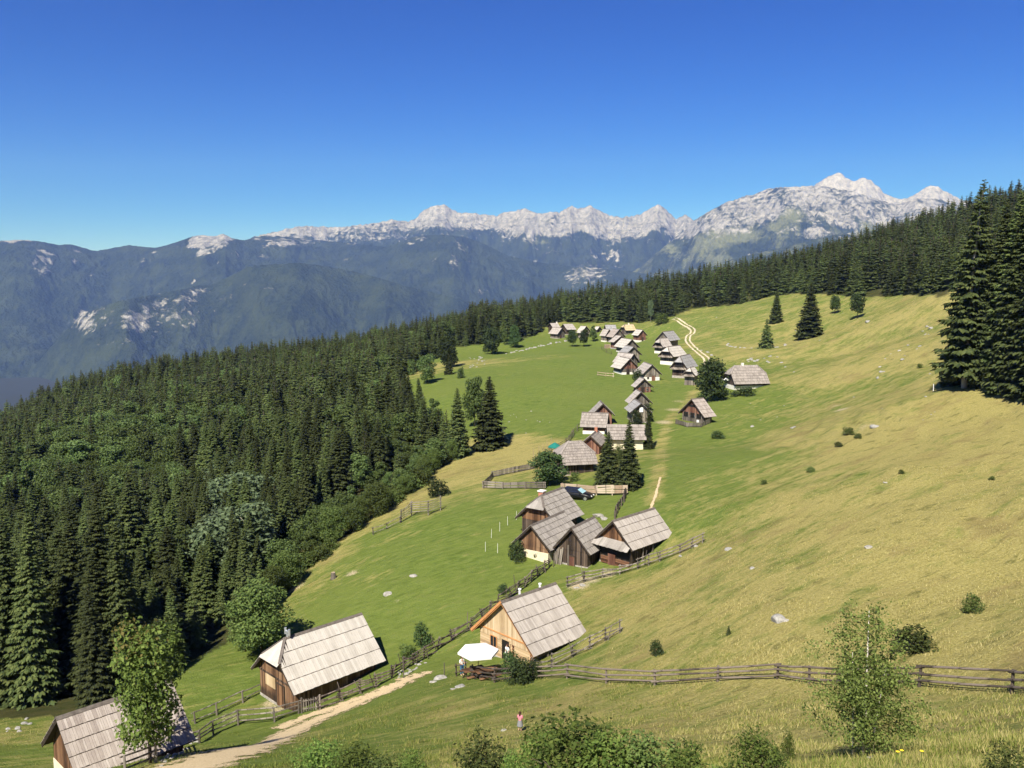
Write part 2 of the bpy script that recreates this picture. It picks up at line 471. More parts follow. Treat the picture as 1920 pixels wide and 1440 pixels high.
# ---------------------------------------------------------------- paths: sheets a few centimetres above the turf
def make_path_mat(name, c0, c1, worn):
    t = NT(name)
    P = t.n('TexCoord').outputs['Object']
    e = t.attr('edge')
    n = t.noise(P, 1.1, 4, 0.7); n2 = t.noise(P, 7.0, 3, 0.7); n3 = t.noise(P, 30.0, 2, 0.6)
    c = t.ramp(t.math('ADD', t.math('MULTIPLY', n2, 0.6), t.math('MULTIPLY', n3, 0.4)), [(0.3, c0), (0.7, c1)])
    k = t.math('ADD', e, t.math('ADD', t.math('MULTIPLY', t.math('SUBTRACT', n, 0.5), 2.3), t.math('MULTIPLY', t.math('SUBTRACT', n2, 0.5), 1.3)))
    a = t.ramp(k, [(worn, 1.0), (worn + 0.16, 0.0)])
    p = t.n('BsdfPrincipled', {'Base Color': c, 'Roughness': 0.95, 'Specular IOR Level': 0.1, 'Alpha': a})
    b = t.n('Bump', {'Strength': 0.6, 'Distance': 0.08, 'Height': n2}); t.set(p, 'Normal', b)
    t.t.links.new(p.outputs[0], t.out.inputs[0])
    return t.m
M_PATH = make_path_mat('trodden_limestone_soil', (0.40, 0.30, 0.165), (0.68, 0.54, 0.34), 0.56)
M_ROAD = make_path_mat('pale_gravel', (0.46, 0.385, 0.25), (0.68, 0.59, 0.42), 0.60)

def strip(name, px, half, mat, label, lift=0.05, step=0.6, off=0.0):
    P = polyline_world(px, step)
    V = []; E = []
    nc = 9
    for i, p in enumerate(P):
        a = P[max(i - 1, 0)]; b = P[min(i + 1, len(P) - 1)]
        d = Vector((b.x - a.x, b.y - a.y)).normalized(); s = Vector((d.y, -d.x))
        u = i / (len(P) - 1)
        hw = half[0] + (half[1] - half[0]) * u
        for k in range(nc):
            q = (k / (nc - 1) * 2 - 1)
            V.append((p.x + s.x * (q * hw + off), p.y + s.y * (q * hw + off)))
            E.append(max(abs(q), 0.8 * max(0, 1 - min(u, 1 - u) * 14)))
    V = np.array(V); Z = ground_np(V[:, 0], V[:, 1]) + lift
    n = len(P)
    Fq = [(i * nc + k, i * nc + k + 1, (i + 1) * nc + k + 1, (i + 1) * nc + k) for i in range(n - 1) for k in range(nc - 1)]
    me = mesh_np(name, np.column_stack([V, Z]), np.array(Fq)[:, ::-1], True, {'edge': np.array(E)})
    return tag(link(name, me, None, mat), label, None, None, 'structure')
strip('footpath', [(330,1452),(400,1424),(480,1398),(560,1366),(640,1332),(700,1304),(750,1282),(795,1258)], (3.5, 1.35), M_PATH, 'pale worn footpath below the lower huts')
strip('footpath', [(520,1368),(580,1342),(640,1322),(690,1305)], (1.3, 1.0), M_PATH, 'thin upper branch of the worn footpath')
_rd = [(1262,597),(1280,606),(1296,615),(1299,622),(1291,630),(1290,640),(1298,650),(1312,662),(1324,672),(1327,684)]
strip('gravel_road', _rd, (0.5, 0.42), M_ROAD, 'pale wheel track of the gravel road', 0.06, 1.0, -0.72)
strip('gravel_road', _rd, (0.5, 0.42), M_ROAD, 'second pale wheel track of the gravel road', 0.06, 1.0, 0.75)
strip('cart_track', [(1238,895),(1233,915),(1226,938),(1219,958)], (0.22, 0.30), M_PATH, 'bare rut of the cart track above the uphill hut', 0.05, 0.6)

# ---------------------------------------------------------------- far mountains
def make_mountain_mat():
    t = NT('limestone_and_forest')
    P = t.n('TexCoord').outputs['Object']
    rk = t.attr('rock'); al = t.attr('alp')
    sv = t.scalev(P, (1.0, 1.0, 0.45))
    gul = t.noise(t.scalev(P, (1.0, 1.0, 0.16)), 0.020, 5, 0.6, 0.6); sta = t.noise(t.scalev(P, (0.12, 0.12, 1.0)), 0.03, 4, 0.65, 0.5)
    n1 = t.math('ADD', t.math('MULTIPLY', gul, 0.55), t.math('ADD', t.math('MULTIPLY', sta, 0.2), t.math('MULTIPLY', t.noise(sv, 0.026, 4, 0.6), 0.25))); n2 = t.noise(sv, 0.006, 5, 0.6); n3 = t.noise(P, 0.05, 3, 0.7)
    forest = t.ramp(n3, [(0.32, (0.008, 0.015, 0.007)), (0.66, (0.038, 0.050, 0.020))])
    forest = t.mix(t.ramp(n2, [(0.42, 0.0), (0.64, 0.75)]), forest, (0.050, 0.064, 0.024))
    rock = t.ramp(n1, [(0.36, (0.085, 0.088, 0.080)), (0.48, (0.25, 0.24, 0.22)), (0.58, (0.38, 0.36, 0.335)), (0.7, (0.50, 0.475, 0.445))])
    hz = t.n('SeparateXYZ', {0: P}).outputs[2]
    rock = t.mix(t.ramp(t.math('DIVIDE', hz, 1600.0), [(0.40, 0.0), (0.62, 0.75)]), rock, t.ramp(n1, [(0.38, (0.26, 0.245, 0.23)), (0.52, (0.47, 0.44, 0.41)), (0.66, (0.60, 0.565, 0.525))]))
    grass = t.ramp(n3, [(0.3, (0.10, 0.12, 0.05)), (0.7, (0.20, 0.20, 0.10))])
    scrub = t.math('ADD', rk, t.math('MULTIPLY', t.math('SUBTRACT', n1, 0.5), 2.1))
    c = t.mix(t.ramp(t.math('ADD', al, t.math('MULTIPLY', t.math('SUBTRACT', n1, 0.5), 1.0)), [(0.4, 0.0), (0.62, 1.0)]), forest, grass)
    c = t.mix(t.ramp(scrub, [(0.40, 0.0), (0.68, 1.0)]), c, rock)
    h = t.math('ADD', t.math('MULTIPLY', n1, 1.0), t.math('MULTIPLY', n3, 0.4))
    return t.finish(c, 0.95, h, 1.0, 45.0, spec=0.05)
M_MOUNT = make_mountain_mat()

def sky_elev(px, py):
    d = ray(px, py)
    return math.atan2(d[0], d[1]), d[2] / math.hypot(d[0], d[1])

def crest(pts, az):
    a = np.array([sky_elev(*p) for p in pts])
    return np.interp(az, a[:, 0], a[:, 1])

_LAY = {
 'A': (8800, [(-900,455),(-200,442),(0,451),(50,449),(75,452),(110,459),(130,457),(160,465),(178,470),(205,466),(240,459),(268,462),(290,464),(310,460),(325,455),(340,450),(360,443),(375,440),(400,442),(420,438),(435,446),(455,450),(470,447),(500,440),(600,450),(800,470),(1200,520),(1500,560),(3000,600)]),
 'C': (10600, [(-900,620),(200,520),(400,470),(440,458),(480,442),(505,436),(530,430),(560,423),(600,424),(640,425),(680,420),(710,416),(735,411),(765,415),(780,408),(787,399),(800,390),(812,384),(835,383),(848,392),(860,398),(880,398),(905,401),(930,404),(945,398),(960,396),(972,393),(985,390),(1000,397),(1015,399),(1032,395),(1050,397),(1060,391),(1070,385),(1082,389),(1095,388),(1108,384),(1125,395),(1142,403),(1165,406),(1185,404),(1203,401),(1215,392),(1232,382),(1245,388),(1258,400),(1268,410),(1275,406),(1287,401),(1300,412),(1320,420),(1400,440),(1600,470),(3000,560)]),
 'D': (8800, [(-900,760),(1100,560),(1200,500),(1240,466),(1262,448),(1285,430),(1300,414),(1320,401),(1345,387),(1362,378),(1380,373),(1398,366),(1412,364),(1440,353),(1465,350),(1490,349),(1515,348),(1535,347),(1560,352),(1600,358),(1640,372),(1680,382),(1720,372),(1760,372),(1800,385),(1950,410),(3000,500)]),
 'T': (11800, [(-900,800),(1400,420),(1500,370),(1520,352),(1530,345),(1543,336),(1556,329),(1571,322),(1580,326),(1590,334),(1600,340),(1612,333),(1622,332),(1634,338),(1645,347),(1657,361),(1672,368),(1690,373),(1702,371),(1718,362),(1730,354),(1745,346),(1758,349),(1772,357),(1800,372),(1900,400),(3000,480)]),
 'B': (6400, [(-900,900),(-100,790),(40,715),(80,668),(110,632),(140,602),(155,588),(180,578),(220,565),(260,556),(300,549),(340,542),(370,535),(400,532),(440,512),(470,498),(500,496),(560,492),(620,500),(680,512),(760,535),(900,570),(1100,610),(1400,650),(3000,760)]),
 'F': (8300, [(-900,760),(100,640),(250,590),(330,556),(400,514),(440,497),(470,490),(500,491),(560,486),(620,487),(680,478),(720,466),(755,450),(790,441),(830,439),(870,443),(905,455),(950,478),(1000,490),(1080,500),(1150,504),(1260,520),(1400,560),(3000,700)]),
 'E': (6400, [(-900,900),(1000,640),(1180,566),(1260,536),(1300,516),(1350,492),(1400,478),(1450,468),(1500,455),(1560,440),(1640,432),(1750,430),(1950,430),(3000,470)]),
}
_ROCKS = [ # pixel blobs of bare cliff: px, py, rx, ry, strength
 (160,602,30,26,.75),(255,598,44,24,.7),(345,560,50,14,.55),(200,590,50,24,.42),(430,560,40,18,.35),(265,615,22,16,.7),(300,575,60,22,.55),(370,548,45,12,.6),(225,570,60,16,.35),(210,640,60,22,.35),(80,508,20,14,.6),(170,516,10,4,.5),
 (212,518,7,8,.45),(400,447,50,10,.5),(585,508,20,8,.6),(820,488,32,12,.6),(850,492,14,16,.75),(505,540,22,3,.5),(560,455,90,14,.55),(640,450,60,10,.6),(700,455,70,14,.5),
 (1100,512,50,26,.65),(1075,520,26,24,.55),(910,545,18,9,.5),(985,480,14,20,.7),(960,455,20,18,.5),(1150,490,30,10,.45),(820,580,12,4,.5),(775,580,10,3,.4),(745,583,7,3,.4),
 (450,590,70,40,.18),(1375,470,14,6,.4),(1300,500,60,16,.3),(1000,420,60,26,.3),(1090,456,90,14,.78),(1000,466,40,16,.78),(1180,446,60,12,.78),(965,470,24,22,.78),(1225,450,30,14,.78),(890,446,40,10,.78),(1040,440,60,12,.78),(880,420,60,16,.6),(330,590,90,36,.46),(300,620,60,20,.42)]
_FORESTS = [(740,450,140,34),(860,440,80,16),(930,470,70,40),(1060,470,120,26),(1180,455,120,16),(1340,470,60,26),(1500,460,180,18),(640,500,220,36),(560,470,150,10)]
_ALPS = [(1370,440,90,26,.75),(1440,425,70,14,.5),(1340,455,60,20,.7),(1010,455,60,14,.5),(1500,405,150,34,.5),(1420,395,70,26,.5),(1620,410,70,22,.45),(1330,400,60,30,.5),(1280,460,60,30,.4)]

def build_mountains():
    az = np.linspace(rad(-44), rad(44), 1250)
    r = np.concatenate([np.arange(2500, 5000, 45.0), np.arange(5000, 9300, 26.0), np.arange(9300, 13400, 34.0)])
    R, A = np.meshgrid(r, az, indexing='ij')
    X = R * np.sin(A); Y = R * np.cos(A)
    warp = fbm(X / 900, Y / 900, 4)
    ribs = ridged(X / 520 + 0.6 * warp, Y / 1100, 4)
    fine = ridged(X / 150 + 0.4 * warp, Y / 330, 6, 0.62) + 0.35 * (ridged(X / 48, Y / 90, 4, 0.6) - 0.6)
    jag = fbm(A * 260.0, R / 900.0, 3)
    Z = np.full(X.shape, VALLEY - 40.0); isD = np.zeros(X.shape, bool)
    for key, (R0, pts) in _LAY.items():
        el = crest(pts, az)
        Rc = R0 + 500 * fbm(az * 9 + hash(key[0]) * 0 + ord(key[0]), az * 0 + 2.5, 3)   # the crest wanders in plan
        zc = el * Rc
        d = Rc[None] - R                                      # positive in front of the crest
        dd = d + 260 * (ribs - 0.62) * sstep(60, 500, np.abs(d))
        if key in 'C':   prof = [(-3000, 1800), (0, 0), (260, 190), (520, 250), (900, 560), (2600, 1050), (5200, 1600)]
        elif key == 'T': prof = [(-3000, 1800), (0, 0), (400, 330), (900, 560), (1700, 950), (5000, 2200)]
        elif key == 'D': prof = [(-3000, 2200), (0, 0), (500, 300), (1100, 620), (2200, 1150), (5000, 2200)]
        elif key == 'A': prof = [(-3000, 1600), (0, 0), (400, 130), (1500, 620), (3200, 1150), (5000, 1500)]
        elif key == 'B': prof = [(-3000, 900), (0, 0), (250, 150), (700, 420), (1800, 900), (4000, 1500)]
        else:            prof = [(-2500, 700), (0, 0), (600, 280), (1800, 900), (4000, 1500)]
        drop = np.interp(dd, *zip(*prof))
        z = zc[None] - drop
        rough = sstep(30, 260, np.abs(d))
        z = z + rough * (70 * (fine - 0.6) + 60 * (ribs - 0.6)) * (0.55 if key in 'ABEF' else 1.0)
        if key in 'CT': z = z + 14 * jag * (1 - sstep(0, 400, np.abs(d)))
        elif key == 'D': z = z + 6 * jag * (1 - sstep(0, 300, np.abs(d)))
        else: z = z + 5 * jag * (1 - sstep(0, 200, np.abs(d)))
        if key == 'D': isD = z > Z
        elif key in 'T': isD &= z < Z
        Z = np.maximum(Z, z)
    # rock where it is high or steep, forest below
    gz = np.gradient(Z, axis=0) / np.gradient(R, axis=0); ga = np.gradient(Z, axis=1) / (R * (az[1] - az[0]))
    slope = np.hypot(gz, ga)
    D = Y * CP - Z * SP
    PX = 960 + F_PX * X / D; PY = 720 - F_PX * (Y * SP + Z * CP) / D
    n = fbm(X / 420, Y / 420, 4)
    tree = 325 + 520 * n * sstep(-0.6, 0.2, n + 0.4) + 190 * fbm(X / 130, Y / 130, 3)
    rock = sstep(-130, 120, Z - tree) * 0.95
    rock = rock + 0.62 * sstep(0.62, 1.15, slope) * sstep(0.0, 0.40, fbm(X / 330 + 9, Y / 330, 4)) * sstep(-420, 150, Z)
    for px, py, rx, ry, v in _ROCKS:
        rock = np.maximum(rock, v * 0.9 * np.exp(-((PX - px) / rx) ** 2 - ((PY - py) / ry) ** 2))
    for px, py, rx, ry in _FORESTS:
        k = np.exp(-(((PX - px) / rx) ** 2 + ((PY - py) / ry) ** 2) ** 2)
        rock = rock * (1 - 0.55 * k)
    alp = np.zeros(X.shape)
    for px, py, rx, ry, v in _ALPS:
        alp = np.maximum(alp, v * np.exp(-((PX - px) / rx) ** 2 - ((PY - py) / ry) ** 2))
    dn = fbm(X / 260 + 4, Y / 500, 4)
    alp = np.where(isD, np.maximum(alp, np.clip(.42 + .5 * dn, 0, .8) * sstep(800, 560, Z)), alp)
    rock = np.where(isD & (Z < 900), rock * (.70 + .22 * np.clip(-dn * 2, -1, 1)), rock)
    rock = rock * (1 - 0.35 * np.clip(alp, 0, 1))
    nr, na = X.shape
    V = np.stack([X, Y, Z], -1).reshape(-1, 3)
    i = np.arange(nr - 1)[:, None]; j = np.arange(na - 1)[None]
    Fq = np.stack(np.broadcast_arrays(i * na + j, (i + 1) * na + j, (i + 1) * na + j + 1, i * na + j + 1), -1).reshape(-1, 4)[:, ::-1]
    me = mesh_np('mountains', V, Fq, True, {'rock': np.clip(rock, 0, 1.2).ravel(), 'alp': alp.ravel()})
    return tag(link('mountains', me, None, M_MOUNT), 'wooded mountain slopes under a pale limestone crest', None, None, 'structure')
MOUNTAINS = build_mountains()

# ---------------------------------------------------------------- air
def build_haze():
    t = NT('alpine_air')
    v = t.n('VolumePrincipled', {'Color': (0.23, 0.39, 1.0, 1.0), 'Density': HAZE_DENSITY, 'Anisotropy': 0.0, 'Absorption Color': (0.8, 0.9, 1.0, 1.0)})
    t.t.links.new(v.outputs[0], t.out.inputs['Volume'])
    b = MB().box(-15000, 15000, -2500, 14500, VALLEY - 75, 1750)
    return tag(b.build('haze', t.m), 'thin blue air between the near slopes and the mountains', None, None, 'stuff')
HAZE_DENSITY = 5.6e-5
HAZE = build_haze()
# ---------------------------------------------------------------- timber, stone and roof materials
def make_boards(name, cols, gap=0.22, axis='v', dark=0.35, stain=0.0, rough=0.85):
    """weathered boards: vertical ('v') planks or horizontal ('h') logs in object space"""
    t = NT(name)
    P = t.n('TexCoord').outputs['Object']
    sp = t.n('SeparateXYZ', {0: P})
    if axis == 'v': u = t.math('ADD', sp.outputs[0], sp.outputs[1]); lng = (3.0, 3.0, 0.35)
    else: u = sp.outputs[2]; lng = (0.35, 0.35, 4.0)
    uu = t.math('DIVIDE', u, gap)
    idx = t.math('FLOOR', uu); fr = t.math('FRACT', uu)
    wn_ = t.n('TexWhiteNoise', noise_dimensions='1D'); t.set(wn_, 'W', idx)
    g = t.noise(t.scalev(P, lng), 4.0, 5, 0.7)
    big = t.noise(P, 0.7, 3, 0.6)
    k = t.math('ADD', t.math('MULTIPLY', wn_.outputs[0], 0.42), t.math('ADD', t.math('MULTIPLY', g, 0.42), t.math('MULTIPLY', big, 0.26)))
    c = t.ramp(k, [(0.28, cols[0]), (0.52, cols[1]), (0.80, cols[2])])
    if stain:   # rain-blackened lower boards
        c = t.mix(t.math('MULTIPLY', t.ramp(t.math('ADD', sp.outputs[2], t.math('MULTIPLY', t.math('SUBTRACT', g, 0.5), 1.6)), [(0.0, 1.0), (stain, 1.0), (min(1, stain + 0.35), 0.0)]), 0.75), c, (0.022, 0.017, 0.013))
    edge = t.math('MINIMUM', fr, t.math('SUBTRACT', 1.0, fr))
    gp = t.ramp(edge, [(0.0, dark), (0.09, 1.0)])
    c = t.mix(1.0, c, gp, 'MULTIPLY')
    h = t.math('ADD', t.math('MULTIPLY', gp, 1.0), t.math('MULTIPLY', g, 0.4))
    return t.finish(c, rough, h, 0.6, 0.03, spec=0.2)

def make_shingle(name, cols):
    t = NT(name)
    geo = t.n('NewGeometry')
    oi = t.n('ObjectInfo')
    P = t.n('TexCoord').outputs['Object']
    r = geo.outputs['Random Per Island']
    g = t.noise(t.scalev(P, (1.0, 6.0, 1.0)), 3.0, 5, 0.7)
    big = t.noise(P, 0.8, 4, 0.65)
    k = t.math('ADD', t.math('MULTIPLY', r, 0.27), t.math('ADD', t.math('MULTIPLY', g, 0.36), t.math('MULTIPLY', big, 0.45)))
    c = t.ramp(k, [(0.26, cols[0]), (0.52, cols[1]), (0.80, cols[2])])
    st = t.ramp(t.noise(t.scalev(P, (1.0, 4.0, 0.6)), 1.3, 4, 0.7), [(0.60, 0.0), (0.76, 0.55)])
    c = t.mix(st, c, tuple(v * 0.45 for v in cols[0]))
    return t.finish(c, 0.8, g, 0.5, 0.02, spec=0.25)

def make_plain(name, c0, c1, scale=3.0, rough=0.8, spec=0.3, bump=0.2, metallic=0.0, **kw):
    t = NT(name)
    P = t.n('TexCoord').outputs['Object']
    n = t.noise(P, scale, 4, 0.65)
    return t.finish(t.ramp(n, [(0.3, c0), (0.7, c1)]), rough, n, bump, 0.02, spec=spec, metallic=metallic, **kw)

M_BROWN = make_boards('weathered_brown_boards', [(0.035, 0.019, 0.011), (0.145, 0.072, 0.037), (0.30, 0.17, 0.092)], stain=0.0)
M_BROWN_ST = make_boards('rain_blackened_brown_boards', [(0.045, 0.026, 0.016), (0.17, 0.092, 0.050), (0.33, 0.21, 0.125)], stain=0.62)
M_DARK = make_boards('blackened_boards', [(0.016, 0.012, 0.010), (0.060, 0.043, 0.032), (0.16, 0.115, 0.085)])
M_GREYB = make_boards('grey_weathered_boards', [(0.085, 0.070, 0.056), (0.19, 0.16, 0.13), (0.33, 0.29, 0.24)])
M_GREYD = make_boards('dark_grey_boards', [(0.05, 0.042, 0.036), (0.12, 0.10, 0.085), (0.22, 0.19, 0.16)])
M_REDB = make_boards('reddish_boards', [(0.075, 0.032, 0.022), (0.17, 0.080, 0.055), (0.29, 0.16, 0.11)])
M_LOG = make_boards('reddish_brown_logs', [(0.03, 0.015, 0.010), (0.115, 0.050, 0.028), (0.25, 0.13, 0.075)], 0.24, 'h')
M_NEWV = make_boards('fresh_larch_boards', [(0.36, 0.25, 0.14), (0.52, 0.385, 0.23), (0.64, 0.50, 0.33)], 0.2, 'v', 0.72)
M_NEWH = make_boards('fresh_larch_logs', [(0.32, 0.21, 0.12), (0.48, 0.34, 0.195), (0.61, 0.46, 0.29)], 0.22, 'h', 0.55)
M_NEWT = make_plain('fresh_larch_trim', (0.46, 0.20, 0.07), (0.60, 0.30, 0.12))
M_ROOF_G = make_shingle('grey_larch_shingles', [(0.165, 0.146, 0.128), (0.285, 0.258, 0.23), (0.41, 0.375, 0.34)])
M_ROOF_P = make_shingle('pinkish_grey_roof_boards', [(0.195, 0.158, 0.138), (0.335, 0.285, 0.252), (0.48, 0.425, 0.38)])
M_ROOF_W = make_shingle('bleached_roof_boards', [(0.35, 0.318, 0.275), (0.465, 0.428, 0.378), (0.555, 0.515, 0.462)])
M_ROOF_L = make_shingle('pale_grey_roof_boards', [(0.25, 0.22, 0.195), (0.37, 0.33, 0.295), (0.48, 0.435, 0.395)])
M_ROOF_B = make_shingle('brown_grey_shingles', [(0.16, 0.138, 0.122), (0.265, 0.232, 0.205), (0.38, 0.335, 0.30)])
M_ROOF_Y = make_shingle('new_yellow_roof_boards', [(0.38, 0.28, 0.15), (0.50, 0.39, 0.225), (0.58, 0.48, 0.31)])
M_ROOF_S = make_shingle('silver_grey_roof_boards', [(0.19, 0.182, 0.178), (0.29, 0.28, 0.272), (0.40, 0.385, 0.378)])
M_RIDGE = make_plain('dark_ridge_board', (0.085, 0.070, 0.060), (0.17, 0.145, 0.125))
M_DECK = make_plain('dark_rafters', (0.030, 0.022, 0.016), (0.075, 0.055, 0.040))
M_PLASTER = make_plain('cream_limewash', (0.60, 0.52, 0.36), (0.78, 0.70, 0.52), 1.5, 0.95, 0.1)
M_WHITEW = make_plain('white_limewash', (0.66, 0.62, 0.54), (0.84, 0.81, 0.74), 1.5, 0.95, 0.1)
M_STONE = make_plain('rubble_stone', (0.20, 0.18, 0.155), (0.50, 0.46, 0.41), 3.5, 0.95, 0.1, 0.9)
M_BRICK = make_plain('red_brick', (0.34, 0.13, 0.08), (0.50, 0.24, 0.16), 5.0, 0.9, 0.1)
M_METAL = make_plain('galvanised_metal', (0.42, 0.45, 0.48), (0.56, 0.58, 0.60), 4.0, 0.4, 0.5, 0.1, 0.6)
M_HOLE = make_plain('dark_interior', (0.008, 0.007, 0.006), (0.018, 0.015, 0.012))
M_GLASS = make_plain('dark_window_glass', (0.010, 0.012, 0.018), (0.022, 0.026, 0.036), 2.0, 0.08, 0.5, 0.0)
M_WHITE = make_plain('white_paint', (0.74, 0.73, 0.70), (0.82, 0.81, 0.79), 2.0, 0.6, 0.3, 0.05)
M_POST = make_boards('grey_fence_wood', [(0.08, 0.068, 0.056), (0.175, 0.150, 0.125), (0.32, 0.28, 0.235)], 0.5)
M_POSTD = make_boards('dark_fence_wood', [(0.050, 0.040, 0.032), (0.115, 0.092, 0.074), (0.22, 0.18, 0.15)], 0.5)
M_POSTN = make_boards('fresh_fence_wood', [(0.30, 0.21, 0.14), (0.43, 0.33, 0.235), (0.54, 0.45, 0.34)], 0.5)

# ---------------------------------------------------------------- huts
OH = 0.5   # roof overhang at the gables
def hut(base, par, name, label, roof=M_ROOF_G, wall=M_GREYD, gable=None, plinth=M_WHITEW, hp=0.55, rows=4, bw=0.28,
        hip=(0, 0), door=None, windows=(), loft=None, chimney=None, ridge=True, eo=0.7, group=None, extras=None, seed=0, cat='hut', barge=M_DECK, back_eo=None):
    """par: ridge azimuth, half roof width, ridge height, eave height, roof length, sideways and vertical shift"""
    th, hw, H, He, L, du, dz = par
    a = rad(th)
    s_ = (math.cos(a), -math.sin(a)); r_ = (math.sin(a), math.cos(a))
    p = at_y(*base) if len(base) == 3 else hit(*base)
    t = thing(name, label, cat, (p[0] + s_[0] * du, p[1] + s_[1] * du, p[2] + dz), -a, group)
    R = random.Random(seed + 11)
    tanP = (H - He) / hw; P = math.atan(tanP); cosP, sinP = math.cos(P), math.sin(P)
    y0, y1 = -OH, L - OH
    eo = min(eo, hw * 0.24); w = hw - eo; wl = L - 2 * OH
    SL = hw / cosP
    hf, hb = hip                                 # share of the slope covered by the half-hip at front and back
    sh_f, sh_b = hf * SL, hb * SL
    hd_f, hd_b = hf * hw * 0.95, hb * hw * 0.95  # how far the ridge is set back
    th_ = 0.10
    top = lambda x: H - th_ - 0.03 - abs(x) * tanP
    def gpoly(zb, hx, sh):
        q = [(-w, zb), (w, zb), (w, top(w))]
        if sh > 0:
            xh = sh * cosP
            q += [(xh, top(xh)), (-xh, top(xh))]
        else: q += [(0, top(0))]
        return q + [(-w, top(w))]
    # plinth, timber box
    m = MB().prism([(-w - 0.04, -2.2), (w + 0.04, -2.2), (w + 0.04, hp), (-w - 0.04, hp)], -0.04, wl + 0.04)
    m.build('plinth', plinth, t)
    wy0, wy1 = 0.0, wl
    m = MB().prism(gpoly(hp, 0, sh_f if hf else sh_b), wy0, wy1); m.build('wall', wall, t)
    if gable is not None:
        zg = min(He - 0.05, top(w) - 0.02)
        q = gpoly(zg, 0, sh_f)
        MB().prism([(x * 0.995, z - (0.02 if z > zg else 0)) for x, z in q], -0.045, -0.003).build('gable', gable, t)
    # roof
    m = MB()
    deck = MB()
    for sg in (-1, 1):
        d = Vector((sg * cosP, 0, -sinP)); nrm = Vector((sg * sinP, 0, cosP)); O = Vector((0, 0, H - 0.02))
        def lim0(s): return y0 + (hd_f * (1 - s / sh_f) if (hf and s < sh_f) else 0)
        def lim1(s): return y1 - (hd_b * (1 - s / sh_b) if (hb and s < sh_b) else 0)
        pts = [(0, lim0(0)), (0, lim1(0))] + ([(sh_b, y1)] if hb else []) + [(SL, y1), (SL, y0)] + ([(sh_f, y0)] if hf else [])
        lo = [O + d * s + Vector((0, y, 0)) - nrm * 0.12 for s, y in pts]; up = [O + d * s + Vector((0, y, 0)) - nrm * 0.03 for s, y in pts]
        n = len(pts)
        deck.add(lo + up, [tuple(range(n)), tuple(range(2 * n - 1, n - 1, -1))] + [(i, (i + 1) % n, n + (i + 1) % n, n + i) for i in range(n)])
        rl = SL / rows
        for k in range(rows):
            sa, sb = k * rl - (0.0 if k == 0 else 0.10), (k + 1) * rl + (0.05 if k == rows - 1 else 0.0)
            if k < rows - 1:      # dark strips added as the shadow line under each course of boards
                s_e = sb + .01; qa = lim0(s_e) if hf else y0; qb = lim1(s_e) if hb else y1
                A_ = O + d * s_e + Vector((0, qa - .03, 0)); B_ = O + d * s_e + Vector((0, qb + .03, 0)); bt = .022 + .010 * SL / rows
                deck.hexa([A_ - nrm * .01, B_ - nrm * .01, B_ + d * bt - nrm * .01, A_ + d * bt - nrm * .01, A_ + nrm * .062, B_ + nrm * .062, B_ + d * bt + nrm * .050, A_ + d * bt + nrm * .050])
            y = y0 - 0.03
            while y < y1 + 0.02:
                b = min(bw * 0.68 * R.uniform(0.6, 1.4), y1 + 0.04 - y)
                ya, yb = y + 0.006, y + b - 0.006; y += b
                s0, s1 = sa, sb + R.uniform(-0.018, 0.018)
                if hf and yb < lim0(s0): s0 = sh_f * (1 - max(0, yb - y0) / hd_f)
                if hb and ya > lim1(s0): s0 = sh_b * (1 - max(0, y1 - ya) / hd_b)
                if s0 > s1 - 0.05: continue
                def q(s, h):
                    A = max(ya, lim0(s)) if hf else ya; B = min(yb, lim1(s)) if hb else yb
                    if B < A: A = B = (A + B) / 2
                    return [O + d * s + Vector((0, A, 0)) + nrm * h, O + d * s + Vector((0, B, 0)) + nrm * h]
                e = R.uniform(0.0, 0.018)
                a0 = q(s0, 0.004 + e); a1 = q(s1, 0.045 + e); b0 = q(s0, 0.030 + e); b1 = q(s1, 0.075 + e)
                m.hexa([a0[0], a0[1], a1[1], a1[0], b0[0], b0[1], b1[1], b1[0]])
    for (h_, sh, hd, yy, dr) in ((hf, sh_f, hd_f, y0, 1), (hb, sh_b, hd_b, y1, -1)):
        if not h_: continue
        xh = sh * cosP; zh = H - sh * sinP
        over = 0.35; gl = math.hypot(hd, H - zh); dn = Vector((0, -dr * hd, -(H - zh))) / gl
        up = Vector((0, -dr * (H - zh), hd)) / gl
        apex = Vector((0, yy + dr * hd, H + 0.0)); 
        x = -xh
        while x < xh - 0.01:
            b = min(bw * R.uniform(0.7, 1.3), xh - x); xa, xb = x + 0.005, x + b - 0.005; x += b
            for k2 in range(2):
                f0, f1 = (0.0, 0.5) if k2 == 0 else (0.45, 1.0)
                def pt(xx, f, h):
                    f = max(f, abs(xx) / xh); ln = f * gl + (over if f >= 0.999 else 0)
                    return apex + Vector((xx, 0, 0)) + dn * ln + up * h
                if min(abs(xa), abs(xb)) / xh >= f1 - 0.02: continue
                h0 = 0.02; h1 = 0.05
                m.hexa([pt(xa, f0, h0), pt(xb, f0, h0), pt(xb, f1, h0 + 0.02), pt(xa, f1, h0 + 0.02), pt(xa, f0, h1), pt(xb, f0, h1), pt(xb, f1, h1 + 0.02), pt(xa, f1, h1 + 0.02)])
    rf = m.build('roof', roof, t)
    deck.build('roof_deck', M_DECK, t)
    if ridge:
        mm = MB()
        for sg in (-1, 1):
            mm.beam((sg * 0.10, y0 + hd_f - 0.04, H - 0.10 * tanP + 0.075), (sg * 0.10, y1 - hd_b + 0.04, H - 0.10 * tanP + 0.075), 0.24, 0.03, up=(sg * sinP, 0, cosP))
        mm.build('ridge_board', M_RIDGE, rf)
